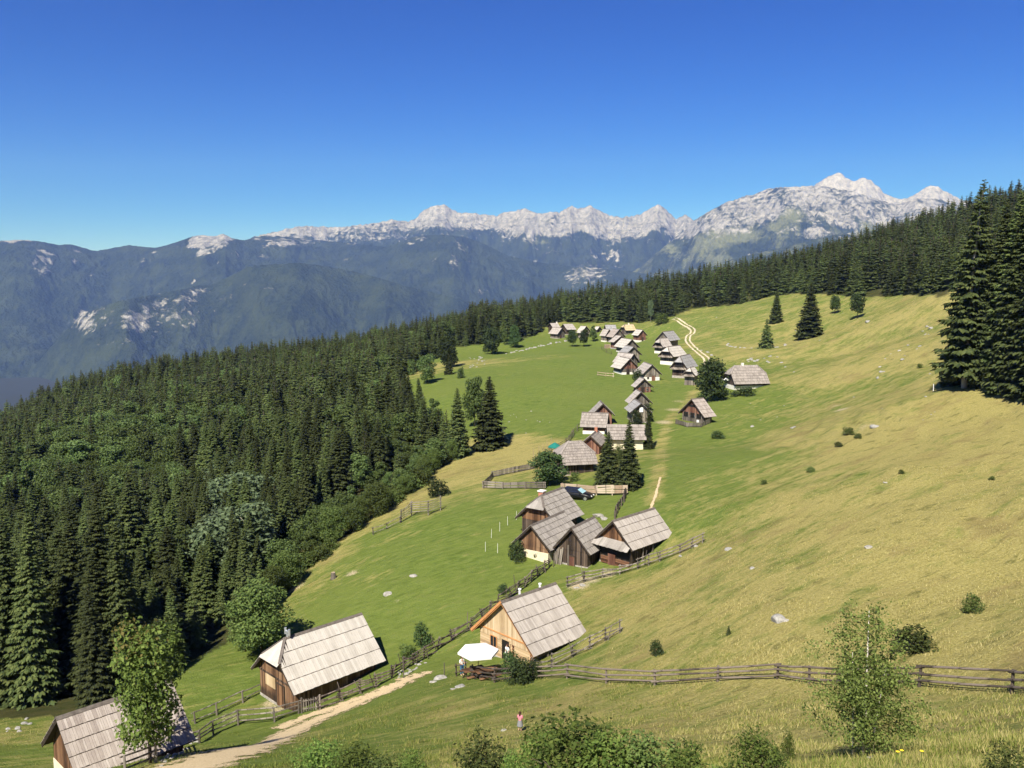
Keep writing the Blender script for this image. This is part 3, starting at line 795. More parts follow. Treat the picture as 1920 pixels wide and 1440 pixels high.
    for (h_, sh, hd, yy, dr) in ((hf, sh_f, hd_f, y0, 1), (hb, sh_b, hd_b, y1, -1)):
        if h_:
            xh = sh * cosP; zh = H - sh * sinP
            for sg in (-1, 1):
                MB().beam((0, yy + dr * hd, H + .03), (sg * xh, yy - dr * .05, zh + .03), .26, .05, up=(sg * .6, -dr * .6, 1)).build('hip_board', M_RIDGE if ridge else roof, rf)
    # bargeboards under the front edge of the roof
    for sg in (-1, 1):
        x0 = (sh_f * cosP if hf else 0.0)
        MB().beam((sg * x0, y0 + 0.04, H - x0 * tanP - 0.16), (sg * hw * 0.99, y0 + 0.04, H - hw * 0.99 * tanP - 0.16), 0.05, 0.18, up=(sg * sinP, 0, cosP)).build('bargeboard', barge, t)
    # door and windows stand proud of the front wall
    yf = -0.05
    if door:
        x, wd, hd, mt = door
        zb = 0.06
        dd = MB().box(x - wd / 2, x + wd / 2, yf - 0.045, yf, zb, zb + hd).build('door', mt, t)
        fr = MB()
        for q in (-1, 1): fr.box(x + q * (wd / 2 + 0.05) - 0.05, x + q * (wd / 2 + 0.05) + 0.05, yf - 0.07, yf, zb, zb + hd)
        fr.box(x - wd / 2 - 0.1, x + wd / 2 + 0.1, yf - 0.072, yf, zb + hd, zb + hd + 0.1)
        fr.build('door_frame', wall if mt is M_HOLE else M_DECK, dd)
    for (x, z, ww, wh, mt) in windows:
        wd = MB().box(x - ww / 2, x + ww / 2, yf - 0.03, yf, z, z + wh).build('window', mt, t)
        fr = MB()
        for q in (-1, 1): fr.box(x + q * (ww / 2 + 0.03) - 0.03, x + q * (ww / 2 + 0.03) + 0.03, yf - 0.06, yf, z, z + wh)
        fr.box(x - ww / 2 - 0.06, x + ww / 2 + 0.06, yf - 0.062, yf, z + wh, z + wh + 0.06); fr.box(x - ww / 2 - 0.06, x + ww / 2 + 0.06, yf - 0.062, yf, z - 0.06, z)
        if mt is M_GLASS:
            fr.box(x - 0.02, x + 0.02, yf - 0.05, yf, z, z + wh)
        fr.build('frame', M_DECK if mt is not M_GLASS else M_NEWT if wall in (M_NEWH, M_NEWV) else M_GREYB, wd)
    if loft:
        x, z, ww, wh = loft
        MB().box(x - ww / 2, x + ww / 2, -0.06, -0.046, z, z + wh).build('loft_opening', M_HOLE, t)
    if chimney:
        kind, cx, cy = chimney
        cz = H - abs(cx) * tanP
        if kind == 'brick':
            ch = MB().box(cx - 0.32, cx + 0.32, cy - 0.32, cy + 0.32, cz - 0.6, cz + 0.9).build('chimney', M_BRICK, rf)
            MB().box(cx - 0.42, cx + 0.42, cy - 0.42, cy + 0.42, cz + 0.9, cz + 1.02).build('chimney_cap', M_WHITEW, rf)
        elif kind == 'small_brick':
            MB().box(cx - 0.24, cx + 0.24, cy - 0.24, cy + 0.24, cz - 0.5, cz + 0.75).build('chimney', M_BRICK, rf)
        elif kind == 'metal':   # galvanised H-shaped flue top
            c = MB().tube([(cx, cy, cz - 0.3), (cx, cy, cz + 0.5)], 0.10, 8).tube([(cx - 0.3, cy, cz + 0.5), (cx + 0.3, cy, cz + 0.5)], 0.10, 8)
            for q in (-0.3, 0.3): c.tube([(cx + q, cy, cz + 0.22), (cx + q, cy, cz + 0.78)], 0.11, 8)
            c.build('chimney', M_METAL, rf)
        elif kind == 'pipes':
            for q, h in ((0.0, 0.55), (2.6, 0.4)):
                MB().tube([(cx, cy + q, cz - 0.3), (cx, cy + q, cz + h)], 0.11, 8).tube([(cx, cy + q, cz + h), (cx, cy + q, cz + h + 0.1)], 0.16, 8).build('chimney', M_WHITE, rf)
        elif kind == 'white':
            MB().box(cx - 0.25, cx + 0.25, cy - 0.25, cy + 0.25, cz - 0.5, cz + 0.6).build('chimney', M_WHITEW, rf)
    if extras: extras(t, dict(w=w, wl=wl, H=H, He=He, hw=hw, tanP=tanP, L=L, y0=y0, y1=y1, R=R, top=top))
    return t

def ex_brackets(n, dx=0.0):
    """dark rafter tails and a gutter pole along the right eave"""
    def f(t, g):
        for k in range(n):
            y = g['y0'] + (k + 0.5) * g['L'] / n
            MB().box(g['w'], g['hw'] - 0.04, y - 0.05, y + 0.05, g['He'] - 0.02, g['He'] + 0.10).build('rafter', M_DECK, t)
        MB().beam((g['hw'] - 0.08, g['y0'], g['He'] - 0.10), (g['hw'] - 0.08, g['y1'], g['He'] - 0.10), 0.09, 0.09).build('eave_beam', M_GREYD, t)
    return f

def ex_h1(t, g):
    ex_brackets(6)(t, g)
    w = g['w']
    MB().box(-w * 0.62, -w * 0.05, -0.085, -0.047, 1.35, 2.35).build('shutter', M_NEWV, t)['label'] = 'pale board shutter'
    MB().box(-w, w, -0.10, -0.047, 2.42, 2.56).build('tie_beam', M_DARK, t)

def ex_h2(t, g):
    ex_brackets(7)(t, g)
    w = g['w']
    MB().box(-w * 1.0, w * 1.0, -0.09, -0.047, 2.35, 2.47).build('tie_beam', M_NEWT, t)
    # log ends at the corner
    for k in range(7):
        MB().box(w - 0.02, w + 0.16, -0.18, 0.0, 0.3 + k * 0.3, 0.5 + k * 0.3).build('log_end', M_LOG, t)
        if k < 6: MB().box(w * 0.30, w * 0.36, -0.14, -0.046, 0.35 + k * 0.27, 0.47 + k * 0.27).build('log_end', M_LOG, t)
    for k in (1.4, 5.0): MB().box(g['hw'] - 0.2, g['hw'] - 0.05, k - 0.07, k + 0.07, -1.6, g['He'] - 0.12).build('post', M_GREYB, t)
    MB().beam((-g['hw'], g['y0'] - 0.015, g['He'] - 0.02), (0, g['y0'] - 0.015, g['H'] - 0.02), 0.08, 0.22, up=(-1, 0, 1)).build('verge_board', M_NEWT, t)

def ex_hc(t, g):
    # lean-to under the long left eave, with leaning boards, and a stone footing
    hw, He, H, w = g['hw'], g['He'], g['H'], g['w']
    MB().hexa([(-hw - 0.9, g['y0'], He - 0.9 * g['tanP'] * 0.8), (-hw + 0.1, g['y0'], He + 0.06), (-hw + 0.1, g['y1'] * 0.8, He + 0.06), (-hw - 0.9, g['y1'] * 0.8, He - 0.9 * g['tanP'] * 0.8),
               (-hw - 0.9, g['y0'], He - 0.9 * g['tanP'] * 0.8 + 0.08), (-hw + 0.1, g['y0'], He + 0.14), (-hw + 0.1, g['y1'] * 0.8, He + 0.14), (-hw - 0.9, g['y1'] * 0.8, He - 0.9 * g['tanP'] * 0.8 + 0.08)]).build('lean_to_roof', M_ROOF_G, t)
    for x in (-hw - 0.7, -hw + 0.1): MB().box(x - 0.07, x + 0.07, -0.1, 0.1, -1.5, He - 0.35).build('post', M_GREYB, t)
    m = MB()
    for k, x in enumerate((-w - 0.25, -w - 0.05, -w + 0.2, -w + 0.42)): m.beam((x - 0.1, -0.35, -0.3), (x + 0.12, -0.08, 1.9 + 0.2 * (k % 2)), 0.17, 0.03, up=(0, 1, 0))
    m.build('leaning_boards', M_GREYB, t)
    MB().box(-w * 0.35, -w * 0.25, -0.14, -0.06, 0, 2.5).build('pole', M_GREYB, t)

def ex_hf(t, g):
    ex_brackets(6)(t, g)
    # shingled skirt roof across the front at tie-beam height
    w, R = g['w'], g['R']
    z = g['He'] + 0.25; m = MB()
    x = -w - 0.5
    while x < w + 0.3:
        b = R.uniform(0.16, 0.3); j = R.uniform(-0.04, 0.04)
        m.hexa([(x, -1.0, z - 0.50 + j), (x + b - 0.01, -1.0, z - 0.50 + j), (x + b - 0.01, -0.05, z + 0.22), (x, -0.05, z + 0.22), (x, -1.0, z - 0.46 + j), (x + b - 0.01, -1.0, z - 0.46 + j), (x + b - 0.01, -0.05, z + 0.26), (x, -0.05, z + 0.26)])
        x += b
    m.build('skirt_roof', M_ROOF_G, t)
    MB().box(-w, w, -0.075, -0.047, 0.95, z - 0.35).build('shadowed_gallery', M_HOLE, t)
    m = MB()
    for k in range(4): m.beam((-w + 0.3, -0.16, 0.15 + 0.2 * k), (w, -0.16, 0.15 + 0.2 * k), 0.12, 0.15)
    m.build('log_front', M_LOG, t)
    MB().box(-0.75, 0.25, -0.30, -0.23, 0.0, 1.25).build('door', M_REDB, t)
    for y in (1.6, 3.4): MB().box(g['hw'] - 0.25, g['hw'] - 0.12, y - 0.06, y + 0.06, -1.2, g['He'] - 0.1).build('post', M_GREYB, t)

def ex_gallery(opening=True, skirt=True):
    def f(t, g):
        w, He = g['w'], g['He']
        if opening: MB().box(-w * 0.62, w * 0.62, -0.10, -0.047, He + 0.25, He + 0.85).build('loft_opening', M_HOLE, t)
        if skirt:
            MB().hexa([(-w - 0.3, -0.85, He - 0.35), (w + 0.3, -0.85, He - 0.35), (w + 0.3, -0.05, He + 0.1), (-w - 0.3, -0.05, He + 0.1),
                       (-w - 0.3, -0.85, He - 0.29), (w + 0.3, -0.85, He - 0.29), (w + 0.3, -0.05, He + 0.17), (-w - 0.3, -0.05, He + 0.17)]).build('skirt_roof', M_GREYB, t)
    return f

def ex_r7(t, g):
    w = g['w']
    for x in (-w * 0.62, 0.0, w * 0.60):
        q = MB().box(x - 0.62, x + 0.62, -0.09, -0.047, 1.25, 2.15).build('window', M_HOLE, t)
        fr = MB()
        for e in (-1, 1): fr.box(x + e * 0.66 - 0.05, x + e * 0.66 + 0.05, -0.11, -0.047, 1.15, 2.25)
        fr.build('frame', M_GREYB, q)
    MB().box(w * 0.40, w * 0.62, -0.13, -0.092, 0.45, 0.95).build('notice', M_WHITE, t)
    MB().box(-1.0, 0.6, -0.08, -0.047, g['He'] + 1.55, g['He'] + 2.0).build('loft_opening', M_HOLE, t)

G_V = 'wooden herdsmen huts of the alpine hamlet'
HUTS = [
 dict(base=(118,1490,52.0), par=(44.6,3.19,5.67,2.74,7.13,1.27,.06), label='hut half hidden by a rowan tree, with cream plaster base and pinkish board roof', roof=M_ROOF_P, wall=M_BROWN, gable=None, plinth=M_PLASTER, hp=1.9, rows=5, bw=.26, extras=ex_brackets(6)),
 dict(base=(529,1326), par=(45.2,3.62,5.84,2.33,9.56,-.79,-.03), label='brown plank hut with bleached half-hipped roof and a metal flue on its ridge', roof=M_ROOF_W, wall=M_BROWN_ST, plinth=M_STONE, hp=.12, rows=4, bw=.34, hip=(.42,0), chimney=('metal',0,1.2), door=(.75,1.1,2.0,M_BROWN), extras=ex_h1),
 dict(base=(940,1233), par=(46.2,4.02,5.63,1.87,6.95,.5,-.16), label='hut of fresh honey-coloured larch beside the white parasol', roof=M_ROOF_L, wall=M_NEWH, gable=M_NEWV, plinth=M_STONE, hp=.15, rows=5, bw=.24, chimney=('pipes',-.1,1.9), door=(.15,.95,1.95,M_HOLE), windows=[(-1.45,.95,.75,.95,M_GLASS)], barge=M_NEWT, extras=ex_h2),
 dict(base=(1006,1010), par=(34.8,3.0,5.34,2.39,6.06,.22,-.13), label='half-hipped brown hut with a brick chimney in front of the parked car', roof=M_ROOF_G, wall=M_DARK, gable=M_BROWN, plinth=M_STONE, hp=.2, rows=6, bw=.24, hip=(.40,0), chimney=('brick',-.9,2.2)),
 dict(base=(1003,1049), par=(33.9,2.6,4.38,1.86,7.21,-.26,-.3), label='hut with rain-blackened gable over a cream plaster base beside a leafy shrub', roof=M_ROOF_G, wall=M_BROWN_ST, gable=M_BROWN_ST, plinth=M_PLASTER, hp=1.3, rows=5, bw=.24),
 dict(base=(1075,1061), par=(32.8,2.37,4.67,2.0,5.41,-.04,-.19), label='small blackened hut with a lean-to, squeezed between two larger huts', roof=M_ROOF_G, wall=M_DARK, gable=M_DARK, plinth=M_STONE, hp=.35, rows=5, bw=.24, door=(-.2,.8,1.2,M_REDB), extras=ex_hc),
 dict(base=(1156,1059), par=(44.9,2.76,5.13,2.4,7.62,-.25,-.11), label='pale-roofed hut with a shingled skirt roof over its front, inside the rail fence', roof=M_ROOF_L, wall=M_DARK, gable=M_BROWN, plinth=M_STONE, hp=.15, rows=4, bw=.24, extras=ex_hf),
 dict(base=(1051,887), par=(78,3.3,4.9,1.9,5.4,0,0), label='hut with a large smooth hipped grey roof between a round dark tree and two spruces', roof=M_ROOF_B, wall=M_DARK, plinth=M_STONE, hp=.3, rows=9, bw=.14, hip=(.55,.55), ridge=False),
 dict(base=(1107,852), par=(15.8,1.81,3.61,1.99,6.14,.07,-.32), label='small hut with a reddish gable and red brick chimney behind the large hipped roof', roof=M_ROOF_B, wall=M_REDB, plinth=M_STONE, hp=.2, rows=4, chimney=('small_brick',.1,4.2)),
 dict(base=(1095,811), par=(104,2.4,3.9,1.5,5.0,-.6,-.1), label='hut with its brown-grey roof slope turned to the slope, beside the red chimney hut', roof=M_ROOF_B, wall=M_REDB, plinth=M_WHITEW, hp=.7, rows=5, bw=.3),
 dict(base=(1130,797), par=(-1.2,2.31,4.51,2.22,4.43,0,-.2), label='dark-gabled hut standing behind the brown-grey roof at the meadow edge', roof=M_ROOF_G, wall=M_REDB, plinth=M_STONE, hp=.3, rows=4),
 dict(base=(1142,838), par=(92.2,2.66,4.35,2.15,6.56,.79,-.23), label='long hut with cream plaster walls and a pale ridge behind the two spruces', roof=M_ROOF_B, wall=M_PLASTER, plinth=M_PLASTER, hp=.8, rows=5, bw=.3, ridge=False),
 dict(base=(1203,793), par=(-3.2,2.2,4.17,2.33,6.0,-.22,-.2), label='mossy little hut with a pale loft door, its front overgrown by shrubs', roof=M_ROOF_S, wall=M_GREYB, plinth=M_STONE, hp=.4, rows=3, windows=[(.1,2.35,.75,1.0,M_WHITE)]),
 dict(base=(1205,771), par=(-4.9,2.48,4.45,1.99,4.32,-.49,-.26), label='grey hut directly behind the mossy little hut', roof=M_ROOF_L, wall=M_GREYD, plinth=M_STONE, hp=.4, rows=3),
 dict(base=(1207,736), par=(-8.5,2.22,3.75,1.7,3.67,0,-.38), label='small hut with a reddish lower wall on the lane, apart in the green', roof=M_ROOF_L, wall=M_REDB, gable=M_GREYD, plinth=M_WHITEW, hp=.3, rows=3),
 dict(base=(1224,714), par=(-7.1,2.69,4.56,2.0,7.81,-.33,-.34), label='hut with a wide boarded gable on a white base and a low side shed', roof=M_ROOF_L, wall=M_GREYB, gable=M_GREYB, plinth=M_WHITEW, hp=1.3, rows=4),
 dict(base=(1181,702), par=(-18.3,2.87,4.68,1.9,6.39,-.2,-.27), label='hut with the whitest roof of the row and a triangular loft opening', roof=M_ROOF_W, wall=M_GREYD, gable=M_REDB, plinth=M_WHITEW, hp=.9, rows=4, loft=(0,2.7,.5,.7)),
 dict(base=(1188,694), par=(-36.9,2.6,4.85,2.14,6.0,-.41,-.11), label='narrow hut tucked behind the whitest roof', roof=M_ROOF_L, wall=M_GREYD, plinth=M_WHITEW, hp=.4, rows=3),
 dict(base=(1188,679), par=(-16.2,2.77,4.83,2.33,6.0,-.21,-.1), label='weathered hut with a grey plank gable above a stone base, mid row', roof=M_ROOF_S, wall=M_GREYB, plinth=M_WHITEW, hp=.5, rows=3),
 dict(base=(1183,661), par=(-20.6,3.01,4.69,1.9,7.22,.09,-.27), label='broad pale-roofed hut with a bare dark side wall at the meadow edge', roof=M_ROOF_W, wall=M_GREYD, plinth=M_WHITEW, hp=.5, rows=4),
 dict(base=(1163,653), par=(-27.3,3.31,4.52,2.29,3.4,.18,-.06), label='low narrow-roofed hut next to a stack of yellow boards', roof=M_ROOF_L, wall=M_REDB, plinth=M_STONE, hp=.3, rows=3),
 dict(base=(1160,643), par=(-20.3,3.14,5.88,2.49,6.18,0,-.04), label='hut with a brownish boarded roof, second of a pair set edge to edge', roof=M_ROOF_P, wall=M_GREYD, plinth=M_STONE, hp=.4, rows=3),
 dict(base=(1141,640), par=(-34.8,2.2,5.3,2.41,3.9,-.1,-.06), label='hut with a pale roof and open veranda, first of a pair set edge to edge', roof=M_ROOF_L, wall=M_GREYB, plinth=M_WHITEW, hp=.4, rows=3),
 dict(base=(1136,630), par=(83.6,3.19,4.97,2.5,4.77,.11,.02), label='hut whose grey roof shows lengthwise behind the pair of huts', roof=M_ROOF_S, wall=M_GREYB, plinth=M_STONE, hp=.4, rows=3),
 dict(base=(1171,628), par=(66.5,2.7,4.77,2.23,5.32,-.9,-.18), label='hut with a new yellow board roof at the forest edge', roof=M_ROOF_Y, wall=M_GREYD, plinth=M_STONE, hp=.4, rows=3, hip=(.4,0), chimney=('white',.1,2.5)),
 dict(base=(1205,639.6), par=(-23.5,2.35,4.86,2.5,5.16,-.3,-.11), label='hut with a reddish plank gable and pale stone base below the yellow roof', roof=M_ROOF_W, wall=M_REDB, plinth=M_WHITEW, hp=.5, rows=3, door=(.2,.7,1.6,M_DARK)),
 dict(base=(1122,623), par=(-41.5,1.82,3.02,1.4,2.2,.34,-.34), label='tiny shed with a bright roof beside the thicket', roof=M_ROOF_W, wall=M_GREYD, plinth=M_STONE, hp=.3, rows=2),
 dict(base=(1098,632), par=(-35.2,3.04,5.05,2.07,3.78,.01,-.11), label='hut with a white roof sticking out above the two round trees', roof=M_ROOF_W, wall=M_GREYB, plinth=M_STONE, hp=.4, rows=3),
 dict(base=(1058,627), par=(62.1,3.6,4.93,2.41,5.09,-.37,-.12), label='dark-fronted hut with a grey roof, between two white roofs at the forest', roof=M_ROOF_L, wall=M_DARK, plinth=M_STONE, hp=.4, rows=3),
 dict(base=(1032,624), par=(66.7,3.3,4.68,2.6,4.03,.36,-.09), label='farthest hut of the hamlet, dark front and white chimney against the forest', roof=M_ROOF_L, wall=M_DARK, plinth=M_STONE, hp=.4, rows=3, chimney=('white',.1,3.0)),
 dict(base=(1053,634), par=(-42.6,2.99,4.88,2.1,5.68,-.24,-.2), label='hut with a plain pale roof standing before the farthest hut', roof=M_ROOF_L, wall=M_GREYD, plinth=M_STONE, hp=.4, rows=3),
 dict(base=(1243,655), par=(36,2.78,5.96,2.98,8.0,0,.01), label='tall hut with a bare grey plank gable, last of the uphill row', roof=M_ROOF_S, wall=M_GREYB, plinth=M_WHITEW, hp=.4, rows=4),
 dict(base=(1237,663), par=(54.6,2.45,5.16,2.46,4.36,-.54,-.22), label='half-hipped hut with a dark gallery on a white base, before the tall grey gable', roof=M_ROOF_L, wall=M_GREYD, plinth=M_WHITEW, hp=1.0, rows=3, hip=(.42,0), extras=ex_gallery()),
 dict(base=(1250,684), par=(42.2,2.75,5.5,2.69,7.6,-.13,-.15), label='half-hipped hut with a brilliant white roof slope and white plastered corner', roof=M_ROOF_W, wall=M_GREYD, plinth=M_WHITEW, hp=1.2, rows=4, hip=(.42,0), extras=ex_gallery()),
 dict(base=(1277,709), par=(31,2.5,5.9,2.71,8.2,-.6,-.09), label='half-hipped hut with a slate-grey roof and a dark balcony gable', roof=M_ROOF_S, wall=M_DARK, plinth=M_STONE, hp=.7, rows=4, hip=(.42,0), extras=ex_gallery()),
 dict(base=(1292,722), par=(38,1.8,4.47,2.57,2.6,.11,-.08), label='small grey hut with a skirt roof tucked behind the big round tree', roof=M_ROOF_W, wall=M_GREYB, plinth=M_GREYB, hp=.5, rows=3, hip=(.4,0), extras=ex_gallery(False)),
 dict(base=(1368,729), par=(80,3.7,5.4,1.5,8.6,0,0), label='large house with a long half-hipped brown-grey roof beside the big round tree', roof=M_ROOF_B, wall=M_DARK, plinth=M_WHITEW, hp=1.0, rows=7, bw=.3, hip=(.45,.45), ridge=False, chimney=('white',-.1,3.0), extras=lambda t,g: None, cat='house'),
 dict(base=(1294,790), par=(57,3.6,4.9,1.75,3.2,.7,-.38), label='lone hut with a strip of dark windows inside a low plank fence', roof=M_ROOF_P, wall=M_GREYD, gable=M_REDB, plinth=M_GREYD, hp=.3, rows=5, bw=.3, extras=ex_r7),
]
for i, h in enumerate(HUTS):
    h = dict(h); c = h.pop('cat', 'hut')
    if i >= 12 and c == 'hut' and 'extras' not in h and 'door' not in h:
        w_ = h['par'][1] * .7
        h['door'] = (w_ * (.25 if i % 2 else -.2), .75, 1.55, M_DARK if i % 3 else M_REDB)
        h.setdefault('windows', [(w_ * (-.5 if i % 2 else .55), .85, .45, .5, M_GLASS)])
    hut(name='farmhouse' if c == 'house' else 'alpine_hut', group=G_V if c == 'hut' else None, seed=i * 5, cat=c, **h)
# ---------------------------------------------------------------- fences
def fence(name, px, label, h=1.1, rails=3, mat=M_POST, step=None, rw=0.09, seed=0, messy=0.0, post_r=0.075, lean=0.06, plank=False, group=None, posts_at=None):
    """pole fence along ground points seen at the pixels PX; a post at each point (and in between every STEP metres)"""
    R = random.Random(seed + 3)
    P = [Vector(hit(*p)) for p in px]
    if step:
        Q = []
        for a, b in zip(P[:-1], P[1:]):
            n = max(1, round((b - a).length / step))
            for k in range(n):
                q = a.lerp(b, k / n); Q.append(Vector((q.x, q.y, ground(q.x, q.y))))
        P = Q + [P[-1]]
    o = P[0]
    t = thing(name, label, 'fence', o, 0, group)
    tops = []
    for i, p in enumerate(P):
        l = p - o
        hh = h * R.uniform(0.92, 1.15)
        lx, ly = R.uniform(-lean, lean), R.uniform(-lean, lean)
        MB().tube([l + Vector((0, 0, -0.4)), l + Vector((lx * 0.5, ly * 0.5, hh * 0.5)), l + Vector((lx, ly, hh))], [post_r * 1.1, post_r, post_r * 0.85], 6).build('post', mat, t)
        if messy and R.random() < messy:    # a second, crossing pole
            MB().tube([l + Vector((R.uniform(-0.5, 0.5), R.uniform(-0.4, 0.4), -0.2)), l + Vector((R.uniform(-0.6, 0.6), R.uniform(-0.5, 0.5), hh * R.uniform(1.0, 1.35)))], [0.05, 0.035], 5).build('cross_pole', mat, t)
        tops.append((l, hh, lx, ly))
    nseg = len(P) - 1
    if nseg * rails > 95: rails = max(1, 95 // nseg)
    for i in range(nseg):
        (a, ha, ax, ay), (b, hb, bx, by) = tops[i], tops[i + 1]
        for k in range(rails):
            f = (0.30 + 0.62 * k / max(1, rails - 1)) if rails > 1 else 0.85
            d = (b - a); side = Vector((d.y, -d.x, 0)); side = side.normalized() * 0.09
            A = a + side + Vector((ax * f, ay * f, ha * f + R.uniform(-0.06, 0.06))); B = b + side + Vector((bx * f, by * f, hb * f + R.uniform(-0.06, 0.06)))
            e = (B - A).normalized() * 0.22
            if messy and R.random() < messy * 0.45: B = B - Vector((0, 0, R.uniform(0.2, 0.7)))
            mid = (A + B) / 2 + Vector((0, 0, R.uniform(-0.05, 0.02)))
            if plank: MB().beam(A - e, B + e, 0.035, rw * 1.9).build('rail', mat, t)
            else: MB().tube([A - e, mid, B + e], [rw * 0.55, rw * 0.5, rw * 0.42], 6).build('rail', mat, t)
    return t

fence('pole_fence', [(856,1268),(874,1263)], 'short dark corner fence at the entrance beside the white parasol', 1.15, 2, M_POSTD, seed=1)
fence('pole_fence', [(885,1272),(927,1280),(993,1273),(1063,1272),(1137,1281),(1228,1285),(1345,1278),(1457,1273),(1517,1282),(1612,1290),(1723,1288),(1897,1301),(1990,1306)],
      'long three-rail pole fence crossing the dry slope behind the birch', 1.12, 3, M_POSTD, seed=2, rw=0.13, post_r=0.085)
fence('pole_fence', [(1000,1264),(1035,1252),(1073,1233),(1106,1217),(1135,1202),(1162,1187)], 'pole fence running uphill along the side wall of the fresh larch hut', 1.15, 3, M_POST, seed=3, messy=.4)
fence('pole_fence', [(600,1331),(640,1314),(675,1301),(706,1289),(735,1272),(757,1257),(775,1246),(795,1236),(820,1219),(848,1201),(880,1181),(905,1161),(932,1138),(958,1120),(984,1101),(1008,1082),(1030,1064)],
      'tangled old pole fence with crossing stakes along the green meadow', 1.2, 4, M_POSTD, step=1.6, seed=4, messy=1.0, rw=0.12, lean=.22)
fence('pole_fence', [(560,1338),(515,1354),(447,1360),(400,1378),(374,1394),(343,1405),(292,1430),(235,1452)], 'weathered three-rail fence sloping down past the rowan tree', 1.2, 3, M_POST, seed=5, rw=0.12)
fence('pole_fence', [(492,1300),(456,1318),(407,1341),(366,1357)], 'light two-rail fence in the grass between the two lowest huts', 1.0, 2, M_POST, seed=6, rw=0.11)
fence('pole_fence', [(1064,1101),(1095,1092),(1130,1083),(1162,1077),(1196,1067),(1216,1060),(1237,1053),(1275,1038),(1297,1028),(1317,1018)], 'rail fence wrapping the hut with the skirt roof', 1.15, 3, M_POST, seed=7, rw=0.12, messy=.2)
fence('plank_fence', [(1020,917),(985,917),(942,917),(906,916),(922,895),(962,887),(1000,879)], 'grey plank fence round a small dry paddock', 0.95, 3, M_POST, step=3.0, seed=8, plank=True, rw=0.12)
fence('plank_fence', [(1054,924),(1085,926),(1118,929),(1148,929),(1174,928)], 'fresh pale plank fence behind the parked car', 1.35, 4, M_POSTN, seed=9, plank=True, rw=0.12)
fence('pole_fence', [(1173,930),(1170,942),(1160,957),(1153,973)], 'dark fence descending from the fresh pale planks', 1.1, 4, M_POSTD, step=1.6, seed=10)
fence('hay_rack', [(752,979),(772,968),(803,966),(826,957)], 'open pole rack with tall end posts in the meadow', 1.9, 5, M_POST, seed=11, rw=0.1)
fence('pole_fence', [(700,1003),(725,992),(750,981)], 'low fence trailing from the open pole rack', .9, 2, M_POST, seed=12)
fence('pole_fence', [(1022,853),(1045,842),(1062,834),(1075,814),(1090,802)], 'mossy fence beside the teal parasol', 1.1, 3, M_POSTD, step=3, seed=13, messy=.3)
fence('plank_fence', [(1268,795),(1289,801),(1314,801),(1330,794)], 'low plank fence round the veranda of the lone hut', .8, 3, M_POST, step=2.0, seed=14, plank=True, rw=.14)
fence('plank_fence', [(1121,704),(1136,706),(1150,707)], 'short pale fence beside the whitest roof', 1.0, 2, M_POSTN, seed=15, plank=True)
fence('pole_fence', [(1128,655),(1137,661),(1147,664)], 'short dark fence by the open veranda hut', 1.0, 2, M_POSTD, seed=16)

def gate():
    p0, p1 = Vector(hit(566,1337)), Vector(hit(600,1331))
    t = thing('wooden_gate', 'slatted wooden gate in the fence at the foot of the bleached roof', 'gate', p0)
    d = p1 - p0
    for f in (0, 1):
        MB().tube([d * f + Vector((0, 0, -.4)), d * f + Vector((0, 0, 1.35))], [.085, .075], 6).build('post', M_POST, t)
    for z in (0.3, 1.0): MB().beam(d * .02 + Vector((0, .06, z)), d * .98 + Vector((0, .06, z)), .04, .09).build('rail', M_POST, t)
    m = MB()
    for k in range(7):
        q = d * (0.1 + 0.8 * k / 6); m.beam(q + Vector((0, .1, .05)), q + Vector((0, .1, 1.15)), .08, .03, up=(0, 1, 0))
    m.build('slat_panel', M_POST, t)
gate()

def stake(px, py, h, mat, name, label, group=None, r=.03, cat='post'):
    p = hit(px, py); R = random.Random(px)
    o = link(name, MB().tube([(0, 0, -.3), (R.uniform(-.05, .05), 0, h)], [r, r * .85], 6).mesh(name), None, mat)
    o.location = p; tag(o, label, cat, group); return o
for px, py in ((910,1034),(933,1037),(921,1009),(937,996),(952,985),(968,975)):
    stake(px, py, 1.15, M_WHITE, 'fence_post', 'thin white electric-fence post in the green meadow', 'white electric-fence posts', .022)
for px, py, l in ((1750,733,'white stake at the foot of the tall dark spruces, lowest of three'),(1860,723,'white stake before the tall dark spruces, between the other two'),(1902,717,'white stake before the tall dark spruces, farthest uphill')):
    stake(px, py, 1.1, M_WHITE, 'stake', l, None, .06, 'stake')
for k, (px, py) in enumerate(((1000,858),(1010,852),(1018,848),(1026,840),(1033,836))):
    stake(px, py, 1.5, M_POSTN, 'bean_pole', 'pale garden pole near the teal parasol', 'pale garden poles', .04, 'pole')
stake(757,1272,2.0,M_POST,'post','tall single post at the bend of the footpath',None,.06)
stake(833,1270,1.3,M_POST,'post','short single post beside the white rock slab',None,.05)

